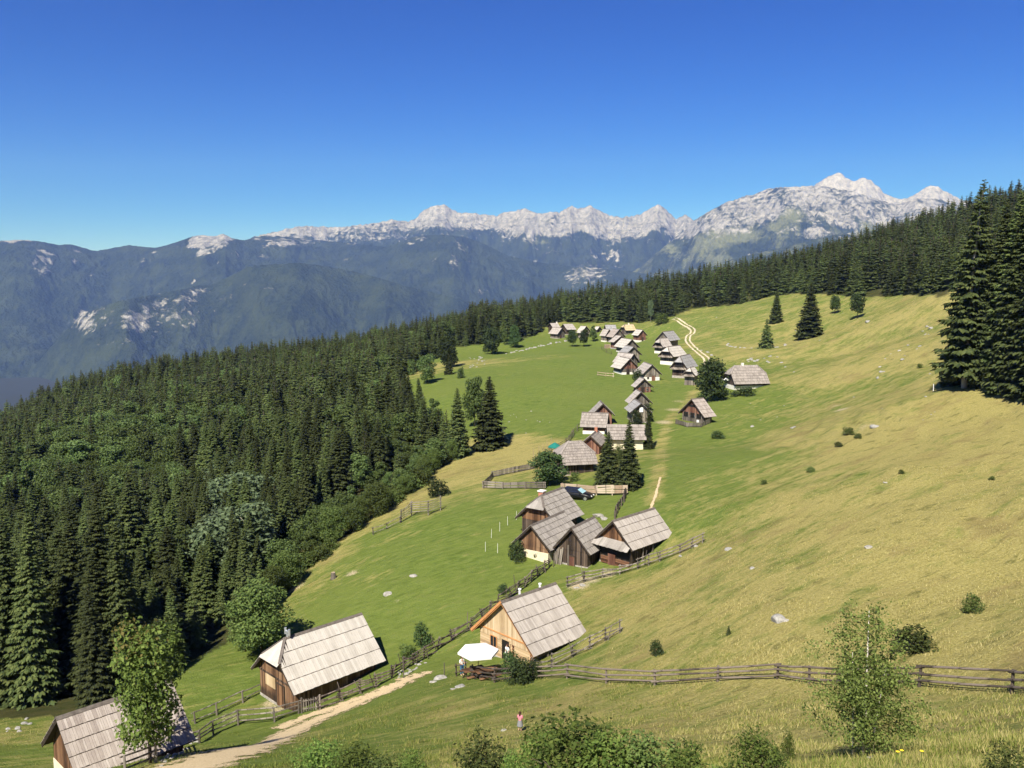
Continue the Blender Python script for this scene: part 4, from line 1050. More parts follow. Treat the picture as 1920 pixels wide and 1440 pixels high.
# ---------------------------------------------------------------- stones
M_ROCK = make_plain('limestone', (0.17, 0.162, 0.145), (0.40, 0.385, 0.35), 2.5, 0.95, 0.1, 0.8)
M_ROCKD = make_plain('lichened_limestone', (0.20, 0.19, 0.165), (0.46, 0.43, 0.38), 3.0, 0.95, 0.1, 0.8)
def rock_mesh(seed, flat=0.6):
    rs = np.random.RandomState(seed)
    import bmesh
    bm = bmesh.new(); bmesh.ops.create_icosphere(bm, subdivisions=3, radius=1.0)
    V = np.array([v.co[:] for v in bm.verts])
    for _ in range(9):       # chop facets
        n = rs.normal(size=3); n /= np.linalg.norm(n); d = rs.uniform(0.55, 0.85)
        k = V @ n - d; V -= np.where(k > 0, k, 0)[:, None] * n[None]
    V += 0.06 * np.stack([fbm(V[:, 1] * 2 + seed, V[:, 2] * 2, 3), fbm(V[:, 2] * 2, V[:, 0] * 2 + seed, 3), fbm(V[:, 0] * 2, V[:, 1] * 2 - seed, 3)], 1)
    V[:, 2] *= flat
    for v, c in zip(bm.verts, V): v.co = c
    me = bpy.data.meshes.new('rock'); bm.to_mesh(me); bm.free(); me.update(); return me
ROCKS = [rock_mesh(40 + i, 0.5 + 0.12 * (i % 3)) for i in range(6)]
for i, me in enumerate(ROCKS): me.materials.append(M_ROCK if i % 3 else M_ROCKD)
def rock(px, py, wpx, label, group=None, seed=0, sx=1.0, name='rock', cat='rock'):
    p = hit(px, py); R = random.Random(seed * 7 + px)
    w = wpx / F_PX * (p[1] * CP - p[2] * SP) / 2
    o = bpy.data.objects.new(name, ROCKS[R.randrange(6)]); C.objects.link(o)
    o.location = (p[0], p[1], p[2] - w * 0.06); o.rotation_euler = (R.uniform(-.2, .2), R.uniform(-.2, .2), R.uniform(0, 6.3)); o.scale = (w * sx, w, w * R.uniform(.8, 1.15))
    return tag(o, label, cat, group)
rock(1460,1163,30,'large pale boulder alone in the dry slope')
rock(1474,1164,14,'small stone touching the large pale boulder')
rock(826,1273,30,'white rock slab at the end of the footpath',sx=.7)
rock(812,1279,16,'smaller white stone below the white rock slab')
rock(862,1288,22,'flat grey stone in the grass below the parasol terrace'); rock(850,1292,14,'small grey stone beside the flat grey stone')
rock(776,1079,18,'low stone in the green meadow above the tangled fence'); rock(728,1114,20,'half-buried stone in the green meadow, nearer the lowest huts')
rock(1628,1026,20,'brownish stone in the dry slope'); rock(1366,1030,16,'pale stone beside a green patch on the slope'); rock(1410,1066,12,'tiny pale stone low on the slope')
rock(1305,1024,12,'white stone at the fence end of the skirt-roof hut'); rock(1276,1043,10,'small white stone at the rail fence')
rock(1092,1098,16,'flat pale stone on the bare ground before the rail fence', seed=3); rock(1082,1102,13,'small pale stone on the bare ground before the rail fence', seed=4)
rock(1636,1424,26,'pale stone at the foot of the birch'); rock(873,1225,8,'small white stone by the tangled fence'); rock(945,1370,14,'pale stone in the grass near the girl')
rock(1488,802,12,'white stone beside the lone hut'); rock(1410,800,9,'tiny white stone uphill of the lone hut')
rock(1627,604,12,'grey boulder high on the pasture below the forest', seed=5)
rock(1315,657,7,'pale boulder at the gravel road, upper of three'); rock(1327,661,9,'pale boulder at the gravel road, middle of three'); rock(1334,667,8,'pale boulder at the gravel road, lower of three')
rock(1640,800,18,'stone set in the bare scar on the slope'); rock(1660,905,10,'small stone under the upper slope shrubs')
rock(1122,966,26,'heap-like white boulder between two huts'); rock(1133,972,20,'white boulder leaning on the heap-like one'); rock(1105,975,18,'low white boulder at the back of the skirt-roof hut')
_R = random.Random(5)
G_PS = 'small pale stones strewn over the pasture'
for k in range(26):
    px, py = _R.uniform(1340, 1760), _R.uniform(585, 800)
    rock(px, py, _R.uniform(2.5, 5.5), 'small pale stone strewn over the upper pasture', G_PS, k)
for k in range(16):
    px = _R.uniform(1640, 1755); rock(px, 700 - (px - 1640) * .75 + _R.uniform(-14, 14), _R.uniform(4, 10), 'pale stone in the stony band below the forest', 'stones of the pale stony band', k)
for k in range(44):
    f = _R.uniform(0, 1); rock(945 + 120 * f, 664 - 26 * f + _R.uniform(-1.2, 1.2), _R.uniform(4, 7), 'stone of the low dry wall at the meadow top', 'stones of the low dry wall', k)
for k in range(34):
    a = _R.uniform(-.3, 3.5); rock(1418 + 55 * math.cos(a), 647 + 6 * math.sin(a), _R.uniform(4, 7), 'stone of the ring under the small spruce', 'stones of the ring under the small spruce', k)
for k in range(16): rock(_R.uniform(1400, 1466), _R.uniform(668, 680), _R.uniform(5, 9), 'stone of the pile behind the large house', 'stones of the pile behind the large house', k)
for k in range(20): rock(_R.uniform(878, 910), _R.uniform(668, 690), _R.uniform(3, 6), 'pale stone in the dry patch by the forest', 'pale stones in the dry patch', k)
for k in range(12): rock(_R.uniform(955, 1040), _R.uniform(770, 815), _R.uniform(2, 4), 'little white stone in the middle of the green meadow', 'little white stones in the green meadow', k)
for k in range(26):
    f = _R.uniform(0, 1); rock(300 + 75 * f, 1432 - 46 * f + _R.uniform(-7, 7), _R.uniform(8, 15), 'rubble stone of the bank under the rowan tree', 'rubble stones under the rowan tree', k)
for k in range(20):
    f = _R.uniform(0, 1); rock(745 + 55 * f, 1268 - 30 * f + _R.uniform(-8, 8), _R.uniform(5, 10), 'white rubble stone along the bend of the tangled fence', 'white rubble stones along the tangled fence', k)
for k in range(7): rock(_R.uniform(10, 60), _R.uniform(1345, 1372), _R.uniform(6, 14), 'pale stone at the edge of the dark forest', 'pale stones at the dark forest edge', k)

def stump():
    p = hit(625, 1085)
    t = thing('tree_stump', 'pale weathered stump with shoots in the green meadow', 'stump', p)
    MB().tube([(0, 0, -.3), (0, 0, .1), (0, 0, .75)], [.42, .34, .24], 9).build('stump_wood', M_POST, t)
    MB().tube([(0, 0, .74), (0, 0, .77)], [.22, .21], 9).build('cut_face', M_POSTN, t)
stump()
def board_stack():
    p = hit(1139, 653)
    t = thing('board_stack', 'stack of fresh yellow boards beside the low hut', 'board stack', p, .3)
    for k in range(4): MB().box(-1.1, 1.1, -.6, .6, k * .34 + .01, k * .34 + .30).build('layer', M_POSTN, t)
    for k in range(4): MB().box(-.9, -.8, -.62, .62, k * .34 - .03, k * .34 + .01).build('spacer', M_DECK, t)
board_stack()

# ---------------------------------------------------------------- parasols, table, car
def make_cloth(name, c):
    t = NT(name); return t.finish(c, 0.85, t.noise(t.n('TexCoord').outputs['Object'], 30, 2), 0.1, 0.01, spec=0.2)
M_CANVAS = make_cloth('white_canvas', (0.76, 0.75, 0.72)); M_TEAL = make_cloth('teal_canvas', (0.015, 0.16, 0.13))
def parasol(px, py, rad_, h, mat, label, n=8, rise=.55, squash=1.0):
    p = hit(px, py)
    t = thing('parasol', label, 'parasol', p)
    V = []; Fc = []
    prof = [(0.0, h + rise), (.35, h + rise * .68), (.7, h + rise * .30), (1.0, h)]
    for i, (f, z) in enumerate(prof):
        for k in range(n):
            a = 2 * math.pi * k / n + .2
            V.append((math.cos(a) * rad_ * f, math.sin(a) * rad_ * f * squash, z))
    for i in range(3):
        for k in range(n): Fc.append((i * n + k, (i + 1) * n + k, (i + 1) * n + (k + 1) % n, i * n + (k + 1) % n))
    b = len(V)
    for k in range(n):
        a = 2 * math.pi * k / n + .2; V.append((math.cos(a) * rad_ * 1.0, math.sin(a) * rad_ * squash, h - .16))
    for k in range(n): Fc.append((3 * n + k, b + k, b + (k + 1) % n, 3 * n + (k + 1) % n))
    m = MB().add(V, Fc)
    o = m.build('canopy', mat, t)
    sd = o.modifiers.new('thickness', 'SOLIDIFY'); sd.thickness = .012
    MB().tube([(0, 0, -.1), (0, 0, h + rise * .97)], .03, 8).build('pole', M_GREYB, t)
    for k in range(n):
        a = 2 * math.pi * k / n + .2
        MB().tube([(0, 0, h + rise * .5), (math.cos(a) * rad_ * .97, math.sin(a) * rad_ * .97 * squash, h - .02)], .012, 5).build('rib', M_GREYB, t)
    MB().box(-.35, .35, -.35, .35, -.1, .08).build('foot', M_STONE, t)
    return t
parasol(897, 1270, 1.72, 2.3, M_CANVAS, 'large white parasol open over the terrace of the fresh larch hut', 6, .42)
parasol(1366, 727, 1.6, 2.0, M_CANVAS, 'small white parasol at the near end of the large house')
parasol(1040, 858, 1.15, 1.9, M_TEAL, 'teal parasol behind the round dark tree', 8, .7)

def table(px, py, rz, label):
    p = hit(px, py); t = thing('picnic_table', label, 'table', p, rz)
    m = MB()
    for k in range(4): m.box(-.95, .95, -.40 + k * .205, -.40 + k * .205 + .19, .72, .76)
    m.build('tabletop', M_BROWN, t)
    for s in (-1, 1):
        MB().box(-.95, .95, s * .72 - .14, s * .72 + .14, .42, .46).build('bench', M_BROWN, t)
        MB().beam((s * .7, -.75, -.3), (s * .7, .15, .72), .07, .09).build('leg', M_DECK, t)
        MB().beam((s * .7, .75, -.3), (s * .7, -.15, .72), .07, .09).build('leg', M_DECK, t)
table(912, 1272, .5, 'brown picnic table under the edge of the white parasol')
table(888, 1270, .5, 'brown picnic table in the shade at the parasol pole')

def car(px, py, rz, paint, label):
    """a small estate car, nose at +x"""
    p = hit(px, py); t = thing('parked_car', label, 'car', p, rz)
    L = [(-2.1, .28, .62, .80), (-2.15, .30, .95, .84), (-1.2, .26, .98, .86), (0.0, .25, .97, .87), (.85, .25, .96, .86), (1.5, .27, .86, .84), (2.05, .32, .70, .76), (2.15, .36, .58, .70)]
    V = []; n = 8
    for x, zb, zt, hw in L:
        V += [(x, -hw * .92, zb), (x, -hw, zb + .12), (x, -hw, zt - .10), (x, -hw * .90, zt), (x, hw * .90, zt), (x, hw, zt - .10), (x, hw, zb + .12), (x, hw * .92, zb)]
    Fc = [(i * n + k, i * n + (k + 1) % n, (i + 1) * n + (k + 1) % n, (i + 1) * n + k) for i in range(len(L) - 1) for k in range(n)]
    Fc += [tuple(range(n))[::-1], tuple((len(L) - 1) * n + k for k in range(n))]
    b = MB().add(V, Fc).build('body', paint, t, True)
    def loft(secs):
        V = []
        for x, z, hw in secs: V += [(x, -hw, z), (x, hw, z)]
        return V
    # cabin: glass band and roof
    g = MB().hexa([(-2.05, -.80, .94), (.95, -.80, .94), (.95, .80, .94), (-2.05, .80, .94), (-1.75, -.62, 1.42), (.15, -.62, 1.42), (.15, .62, 1.42), (-1.75, .62, 1.42)])
    g.build('cabin', paint, t)
    MB().hexa([(.955, -.72, .965), (.97, -.72, .98), (.97, .72, .98), (.955, .72, .965), (.20, -.56, 1.39), (.23, -.56, 1.41), (.23, .56, 1.41), (.20, .56, 1.39)]).build('windscreen', M_SCREEN, t)
    MB().hexa([(-2.06, -.70, .98), (-2.04, -.70, .96), (-2.04, .70, .96), (-2.06, .70, .98), (-1.80, -.55, 1.38), (-1.76, -.55, 1.36), (-1.76, .55, 1.36), (-1.80, .55, 1.38)]).build('rear_window', M_GLASS, t)
    for s in (-1, 1):
        for xa, xb, xc, xd in ((-1.85, -.95, -.98, -1.65), (-.85, .60, .02, -.80)):
            MB().hexa([(xa, s * .795, .99), (xb, s * .795, .99), (xb, s * .815, .99), (xa, s * .815, .99), (xd, s * .63, 1.38), (xc, s * .63, 1.38), (xc, s * .65, 1.38), (xd, s * .65, 1.38)]).build('side_window', M_GLASS, t)
        for x in (-1.35, 1.35):
            w = MB().tube([(x, s * .62, .32), (x, s * .86, .32)], .32, 18).build('wheel', M_TYRE, t)
            MB().tube([(x, s * .855, .32), (x, s * .885, .32)], .21, 14).build('rim', M_RIM, w)
        MB().hexa([(2.06, s * .44 - .12, .60), (2.17, s * .44 - .12, .58), (2.17, s * .44 + .12, .58), (2.06, s * .44 + .12, .60), (2.02, s * .44 - .12, .72), (2.10, s * .44 - .12, .70), (2.10, s * .44 + .12, .70), (2.02, s * .44 + .12, .72)]).build('headlight', M_WHITE, t)
        MB().box(.55, .72, s * .98 - .09, s * .98 + .09, .95, 1.07).build('mirror', paint, t)
    return t
M_TYRE = make_plain('tyre_rubber', (.015, .015, .015), (.03, .03, .03)); M_RIM = make_plain('alloy_rim', (.55, .55, .56), (.65, .65, .66), 3, .35, .5, .05, .8)
M_SCREEN = make_plain('pale_blue_windscreen', (.30, .52, .58), (.42, .62, .68), 2, .25, .5, .0)  # plain pale blue colour given to the windscreen
M_PAINTB = make_plain('black_car_paint', (.006, .006, .006), (.009, .009, .009), 2, .35, .3, .0)
M_PAINTS = make_plain('silver_car_paint', (.42, .43, .44), (.48, .49, .50), 2, .25, .6, .0, .3)
car(1083, 935, rad(-24), M_PAINTB, 'black car with a pale blue windscreen parked on the grass')

# ---------------------------------------------------------------- people
M_SKIN = make_plain('skin', (.50, .30, .21), (.56, .35, .25), 8, .6)
def person(p, rz, hgt, label, shirt, trousers, hair, skirt=None, sleeves=True, arms='down', hairlong=False):
    s = hgt / 1.72
    t = thing('person', label, 'person', p, rz, None, s)
    ja = dict(pel=(0, 0, .92), wai=(0, 0, 1.06), che=(0, 0, 1.28), nec=(0, 0, 1.45), hb=(0, -.01, 1.53), hm=(0, -.02, 1.62), ht=(0, -.005, 1.70),
              ls=(-.17, 0, 1.39), le=(-.23, .03, 1.12), lh=(-.22, -.05, .88), lf=(-.22, -.08, .79), rs=(.17, 0, 1.39), re=(.23, .03, 1.12), rh=(.22, -.05, .88), rf=(.22, -.08, .79),
              lhip=(-.09, 0, .88), lk=(-.10, -.02, .48), la=(-.10, .02, .09), lt=(-.11, -.15, .03), rhip=(.09, 0, .88), rk=(.11, -.05, .48), ra=(.11, .03, .09), rt=(.12, -.14, .03))
    if arms == 'front':
        for q, sx in (('l', -1), ('r', 1)): ja[q + 'e'] = (sx * .23, -.02, 1.13); ja[q + 'h'] = (sx * .12, -.22, 1.08); ja[q + 'f'] = (sx * .06, -.29, 1.09)
    rr = dict(pel=.135, wai=.115, che=.135, nec=.052, hb=.075, hm=.098, ht=.062, ls=.062, le=.042, lh=.03, lf=.035, rs=.062, re=.042, rh=.03, rf=.035,
              lhip=.088, lk=.058, la=.042, lt=.036, rhip=.088, rk=.058, ra=.042, rt=.036)
    ed = [('pel','wai'),('wai','che'),('che','nec'),('nec','hb'),('hb','hm'),('hm','ht'),('che','ls'),('ls','le'),('le','lh'),('lh','lf'),('che','rs'),('rs','re'),('re','rh'),('rh','rf'),
          ('pel','lhip'),('lhip','lk'),('lk','la'),('la','lt'),('pel','rhip'),('rhip','rk'),('rk','ra'),('ra','rt')]
    def skin(name, keys, grow, mat, root, sub=1, over=None):
        ks = list(keys); J = dict(ja); J.update(over or {})
        me = bpy.data.meshes.new(name); me.from_pydata([J[k] for k in ks], [(ks.index(a), ks.index(b)) for a, b in ed if a in ks and b in ks], [])
        o = link(name, me, t, mat)
        md = o.modifiers.new('skin', 'SKIN'); md.use_smooth_shade = True
        for k, v in zip(ks, me.skin_vertices[0].data):
            r = rr[k] + grow; v.radius = (r, r * (.72 if k in ('pel', 'wai', 'che') else 1)); v.use_root = (k == root)
        sb = o.modifiers.new('sub', 'SUBSURF'); sb.levels = sub; sb.render_levels = sub
        return o
    skin('body', ja.keys(), 0, M_SKIN, 'pel', 2)
    skin('shirt', ['pel', 'wai', 'che', 'ls', 'rs'] + (['le', 're'] if sleeves else []), .022, shirt, 'wai')
    if skirt: MB().tube([(0, 0, 1.0), (0, 0, .80), (0, 0, .50)], [.15, .21, .27], 12, False).build('skirt', skirt, t, True)
    else: skin('trousers', ['pel', 'lhip', 'lk', 'la', 'rhip', 'rk', 'ra'], .018, trousers, 'pel')
    m = MB().tube([(0, .015, 1.59), (0, .02, 1.66), (0, .015, 1.72), (0, .01, 1.755)], [.113, .112, .090, .03], 12)
    if hairlong: m.tube([(0, .07, 1.66), (0, .10, 1.52), (0, .09, 1.38)], [.08, .085, .04], 10)
    m.build('hair', hair, t, True)
    e = MB()
    for q in (-1, 1): e.box(q * .035 - .012, q * .035 + .012, -.118, -.104, 1.615, 1.63)
    e.build('eyes', M_HOLE, t)
    MB().hexa([(-.012, -.10, 1.575), (.012, -.10, 1.575), (.012, -.14, 1.575), (-.012, -.14, 1.575), (-.008, -.10, 1.62), (.008, -.10, 1.62), (.008, -.11, 1.62), (-.008, -.11, 1.62)]).build('nose', M_SKIN, t)
    return t
M_PINK = make_cloth('pink_cotton', (.62, .22, .27)); M_JEANS = make_cloth('blue_denim', (.06, .14, .26)); M_SHIRTW = make_cloth('white_cotton', (.74, .74, .73))
M_HAIRB = make_plain('brown_hair', (.035, .014, .009), (.07, .03, .018)); M_GREYC = make_cloth('grey_cotton', (.20, .20, .21))
person(hit(975, 1371), rad(160), 1.25, 'child in a pink top standing in tall grass among the bushes', M_PINK, None, M_HAIRB, skirt=M_GREYC, sleeves=True, arms='front', hairlong=True)
person(hit(866, 1266), rad(40), 1.72, 'adult in a pale shirt and blue jeans under the edge of the parasol', M_SHIRTW, M_JEANS, M_HAIRB, arms='front')
_d = hit(951, 1241); person(_d, rad(-46), 1.62, 'adult in white standing in the dark doorway of the larch hut', M_SHIRTW, M_SHIRTW, M_HAIRB)
# ---------------------------------------------------------------- foliage materials
def make_leaf(name, cols, hue=0.0, trans=0.25, rough=0.75):
    t = NT(name)
    oi = t.n('ObjectInfo'); geo = t.n('NewGeometry')
    k = t.math('ADD', t.math('MULTIPLY', geo.outputs['Random Per Island'], 0.55), t.math('MULTIPLY', oi.outputs['Random'], 0.45))
    c = t.ramp(k, [(0.15, cols[0]), (0.5, cols[1]), (0.88, cols[2])])
    h = t.n('HueSaturation', {'Color': c, 'Hue': t.math('ADD', t.math('MULTIPLY', oi.outputs['Random'], 0.05), 0.475), 'Value': t.math('ADD', t.math('MULTIPLY', oi.outputs['Random'], 0.5), 0.75)})
    p = t.n('BsdfPrincipled', {'Base Color': h.outputs[0], 'Roughness': rough, 'Specular IOR Level': 0.25})
    if trans:
        tr = t.n('BsdfTranslucent', {'Color': h.outputs[0]})
        mx = t.n('MixShader', {0: trans}); t.t.links.new(p.outputs[0], mx.inputs[1]); t.t.links.new(tr.outputs[0], mx.inputs[2])
        t.t.links.new(mx.outputs[0], t.out.inputs[0])
    else: t.t.links.new(p.outputs[0], t.out.inputs[0])
    return t.m
M_NEEDLE = make_leaf('spruce_needles', [(0.025, 0.038, 0.011), (0.057, 0.077, 0.022), (0.112, 0.128, 0.038)], trans=0.12)
M_LEAF = make_leaf('beech_leaves', [(0.040, 0.064, 0.014), (0.080, 0.112, 0.026), (0.142, 0.172, 0.046)], trans=0.28)
M_LEAFF = make_leaf('light_beech_crown_leaves', [(0.044, 0.074, 0.018), (0.086, 0.126, 0.033), (0.150, 0.190, 0.060)], trans=0.28)
M_LEAFP = make_leaf('pale_aspen_leaves', [(0.050, 0.072, 0.034), (0.095, 0.130, 0.062), (0.16, 0.20, 0.10)], trans=0.28)
M_LEAFD = make_leaf('dark_maple_leaves', [(0.022, 0.038, 0.011), (0.042, 0.068, 0.020), (0.075, 0.108, 0.032)], trans=0.2)
M_LEAFY = make_leaf('hazel_leaves', [(0.050, 0.090, 0.015), (0.105, 0.162, 0.029), (0.205, 0.262, 0.060)], trans=0.32)
M_LEAFR = make_leaf('rowan_leaves', [(0.066, 0.104, 0.020), (0.128, 0.184, 0.036), (0.21, 0.265, 0.062)], trans=0.3)
M_LEAFB = make_leaf('birch_leaves', [(0.105, 0.165, 0.034), (0.205, 0.285, 0.070), (0.33, 0.40, 0.125)], trans=0.35)
M_LEAFO = make_leaf('browning_leaves', [(0.075, 0.068, 0.016), (0.125, 0.110, 0.028), (0.19, 0.155, 0.045)], trans=0.3)
M_TWIG = make_plain('dark_twigs', (0.035, 0.022, 0.016), (0.085, 0.055, 0.04), 6, .9, .1, .2)
M_BARK = make_plain('spruce_bark', (0.045, 0.034, 0.026), (0.15, 0.12, 0.095), 6, .95, .1, .6)
M_BARKP = make_plain('pale_bark', (0.28, 0.25, 0.21), (0.50, 0.46, 0.40), 6, .9, .1, .4)
def _birch():
    t = NT('birch_bark'); P = t.n('TexCoord').outputs['Object']
    n = t.noise(t.scalev(P, (2, 2, 14)), 2.2, 3, .7)
    return t.finish(t.ramp(n, [(.42, (.62, .56, .50)), (.58, (.74, .69, .63)), (.62, (.10, .08, .07))]), .8, n, .2, .01, spec=.2)
M_BIRCH = _birch()

def tri_mesh(name, V, quads, mat):
    me = mesh_np(name, V, quads); me.materials.append(mat); return me

# ---------------------------------------------------------------- spruces
def spruce_meshes(seed, H=20.0, Rb=2.7, whorls=44, per=6, steps=5, low=0.5, sparse=0.0, twig=1.0, bent=0.0):
    rs = np.random.RandomState(seed)
    V = []; Q = []
    def lean(z): return (bent * (z / H) ** 2, 0.3 * bent * math.sin(z / H * 3))
    z = low
    tw = MB().tube([(*lean(k), k) if k > 0 else (0, 0, -0.6) for k in np.linspace(-0.001, H * 0.98, 7)], [Rb * .105 * (1 - i / 7.3) + .015 for i in range(7)], 7)
    for wi in range(whorls):
        f = wi / (whorls - 1)
        z = low + (H - low - 0.15) * (f ** 0.94)
        tt = z / H
        env = Rb * min(1.0, 1.06 * (1 - tt) ** 0.80 + 0.02) * (0.80 + 0.20 * min(1, tt / 0.12))
        nb = max(3, int(round(per * (0.65 + 0.5 * (1 - tt)))))
        a0 = rs.uniform(0, 6.28)
        for b in range(nb):
            if rs.rand() < sparse: continue
            a = a0 + 6.283 * b / nb + rs.normal(0, .22)
            L = env * rs.uniform(0.68, 1.12) + 0.12
            zz = z + rs.uniform(-.5, .5) * (H / whorls)
            droop = (0.55 * (1 - tt) + rs.uniform(-.1, .12)) if tt < .8 else -0.35
            ca, sa = math.cos(a), math.sin(a)
            lx, ly = lean(zz)
            def sp(s):     # along the branch: sags, then the tip lifts
                return np.array([lx + ca * L * s, ly + sa * L * s, zz - droop * L * s * (1.15 - 0.55 * s)])
            ns = max(2, int(round(steps * (0.4 + 0.6 * L / Rb))))
            for k in range(ns + 1):
                s = 0.18 + 0.82 * k / ns if k < ns else 0.97
                p = sp(s)
                tl = (0.30 + 0.34 * (1 - s)) * L * rs.uniform(.8, 1.25) * twig + 0.12
                for side in ((-1, 1) if k < ns else (0,)):
                    out = 0.75 if side else 1.0
                    d = np.array([ca * out - sa * side * .75, sa * out + ca * side * .75, -0.30 - rs.uniform(0, .45)])
                    d /= np.linalg.norm(d)
                    wv = np.array([-sa * out - ca * side * .6, ca * out - sa * side * .6, rs.uniform(-.5, .5)]); wv -= d * (wv @ d); wv /= np.linalg.norm(wv)
                    wd = tl * rs.uniform(.20, .30)
                    i = len(V)
                    V += [p, p + d * tl * .45 + wv * wd, p + d * tl, p + d * tl * .45 - wv * wd]
                    Q.append((i, i + 1, i + 2, i + 3))
                if rs.rand() < .6:      # hanging curtain
                    i = len(V); hl = tl * rs.uniform(.5, .9)
                    e = np.array([ca, sa, -droop * .6]) * tl * .35
                    V += [p - e * .6, p + e, p + e * .6 - np.array([0, 0, hl]), p - e * .2 - np.array([0, 0, hl * .8])]
                    Q.append((i, i + 1, i + 2, i + 3))
    i = len(V); tip = np.array([*lean(H), H])
    for q in range(3):
        a = q * 2.1; e = np.array([math.cos(a), math.sin(a), 0]) * .10; i = len(V)
        V += [tip - np.array([0, 0, .9]) - e, tip - np.array([0, 0, .9]) + e, tip + e * .1, tip - e * .1]; Q.append((i, i + 1, i + 2, i + 3))
    tm = tw.mesh('trunk', True); tm.materials.append(M_BARK)
    return tm, tri_mesh('crown', np.array(V), np.array(Q), M_NEEDLE)

# ---------------------------------------------------------------- broad-leaved trees and shrubs
def broadleaf_meshes(seed, H=12.0, R=3.6, base=0.22, n=3200, leaf=0.34, mat=None, bark=None, lobes=13, shape='round', trunk_r=.16, stems=1, mat2=None):
    rs = np.random.RandomState(seed)
    zc0 = H * base
    cs = []
    for i in range(lobes):
        f = (i + .5) / lobes
        z = zc0 + (H - zc0) * (f * .86 + .06)
        t = (z - zc0) / (H - zc0)
        if shape == 'round': env = R * math.sqrt(max(0.05, 1 - (2 * t - .95) ** 2)) * .78
        elif shape == 'cone': env = R * (1 - t) ** .75 * .85 + .1 * R
        elif shape == 'bush': env = R * math.sqrt(max(0.06, 1 - t ** 1.8)) * .8
        else: env = R * (.35 + .65 * math.sin(math.pi * min(1, t * .9 + .1))) * .72   # tall oval
        a = i * 2.399 + rs.uniform(-.5, .5); rr_ = env * rs.uniform(.45, 1.0)
        lr = R * rs.uniform(.32, .52) * (1.0 if shape != 'cone' else (1.1 - .65 * t))
        cs.append((np.array([math.cos(a) * rr_, math.sin(a) * rr_, z]), lr))
    w = np.array([c[1] ** 2 for c in cs]); w /= w.sum()
    which = rs.choice(len(cs), size=n, p=w)
    ctr = np.array([c[0] for c in cs])[which]; lr = np.array([c[1] for c in cs])[which]
    d = rs.normal(size=(n, 3)); d /= np.linalg.norm(d, axis=1)[:, None]
    rad_ = lr * np.clip(rs.normal(.86, .20, n), .2, 1.28)
    P = ctr + d * rad_[:, None] * np.array([1, 1, .85])
    P[:, 2] = np.maximum(P[:, 2], 0.05 * H if shape == 'bush' else zc0 * .8)
    nrm = d * .6 + rs.normal(size=(n, 3)) * .55 + np.array([0, 0, .45]); nrm /= np.linalg.norm(nrm, axis=1)[:, None]
    u = np.cross(nrm, rs.normal(size=(n, 3))); u /= np.linalg.norm(u, axis=1)[:, None]; v = np.cross(nrm, u)
    s = leaf * rs.uniform(.6, 1.3, n)[:, None]
    k = rs.uniform(.45, .75, n)[:, None]
    V = np.stack([P - u * s, P + v * s * k + nrm * s * .12, P + u * s, P - v * s * k + nrm * s * .12], 1).reshape(-1, 3)
    Q = np.arange(4 * n).reshape(-1, 4)
    me = mesh_np('crown', V, Q); me.materials.append(mat or M_LEAF)
    if mat2 is not None:
        me.materials.append(mat2)
        mi = ((P[:, 2] - P[:, 0] * .5 - 1.06 * H + rs.normal(0, 1.3, n)) > 0).astype(np.int32)
        me.polygons.foreach_set('material_index', mi)
    m = MB()
    top = zc0 + (H - zc0) * .62
    for st in range(stems):
        ax, ay = (rs.normal(0, .10 * R, 2) if stems > 1 else (0, 0))
        bx, by = rs.normal(0, (.30 if stems > 1 else .06) * R, 2)
        m.tube([(ax, ay, -.4), (ax + bx * .3, ay + by * .3, H * .3), (bx, by, top)], [trunk_r, trunk_r * .72, trunk_r * .28], 6)
    for c, r_ in cs:
        if rs.rand() < .75:
            q = rs.uniform(.25, .8); m.tube([(0, 0, min(c[2] * .8, zc0 + (top - zc0) * q * .8)), tuple(c * np.array([.5, .5, .93])), tuple(c)], [trunk_r * .40, trunk_r * .24, trunk_r * .10], 5)
    tm = m.mesh('trunk', True); tm.materials.append(bark or M_BARK)
    return tm, me

def plant(meshes, name, label, cat, loc, h, H0, rz=0.0, group=None, wide=1.0):
    """a tree or shrub: an Empty at its foot with trunk and crown"""
    k = h / H0
    t = thing(name, label, cat, loc, rz, group, (k * wide, k * wide, k))
    link('trunk', meshes[0], t); link('crown', meshes[1], t)
    return t

SPR = [(spruce_meshes(100 + i, 20, rb, wh + 16, 8, 6, lo, sp, .82, bn), 20.0) for i, (rb, wh, lo, sp, bn) in enumerate([(2.9, 52, .5, .05, 0), (2.5, 52, .9, .10, .3), (3.2, 50, .4, .06, 0), (2.6, 54, 1.6, .18, -.4)])]
SPR_N = [(spruce_meshes(160 + i, 20, rb, 84, 9, 8, lo, sp, .60, bn), 20.0) for i, (rb, lo, sp, bn) in enumerate([(2.9, .5, .05, 0), (2.5, 1.2, .12, .4), (3.3, .4, .08, -.3)])]
SPR_FAR = [(spruce_meshes(120 + i, 20, rb, 26, 5, 3, .5, .05, 1.35, 0), 20.0) for i, rb in enumerate((2.9, 2.5, 3.2, 2.7))]
SPR_SPARSE = (spruce_meshes(140, 20, 3.0, 70, 8, 7, 2.0, .30, .7, .8), 20.0)
SPR_SPARSE[0][0].materials[0] = M_BARKP
SPR_SMALL = (spruce_meshes(141, 8, 1.9, 26, 6, 5, .15, .02, 1.0, 0), 8.0)
BRO = [(broadleaf_meshes(200 + i, 12, r, .16, 4200, .27, M_LEAFF, None, 15, sh), 12.0) for i, (r, sh) in enumerate([(3.8, 'round'), (3.2, 'oval'), (4.2, 'round'), (3.0, 'cone')])]
BRO_N = [(broadleaf_meshes(210 + i, 12, r, .10, 8000, .19, M_LEAF, None, 22, sh), 12.0) for i, (r, sh) in enumerate([(3.6, 'oval'), (3.9, 'round')])]
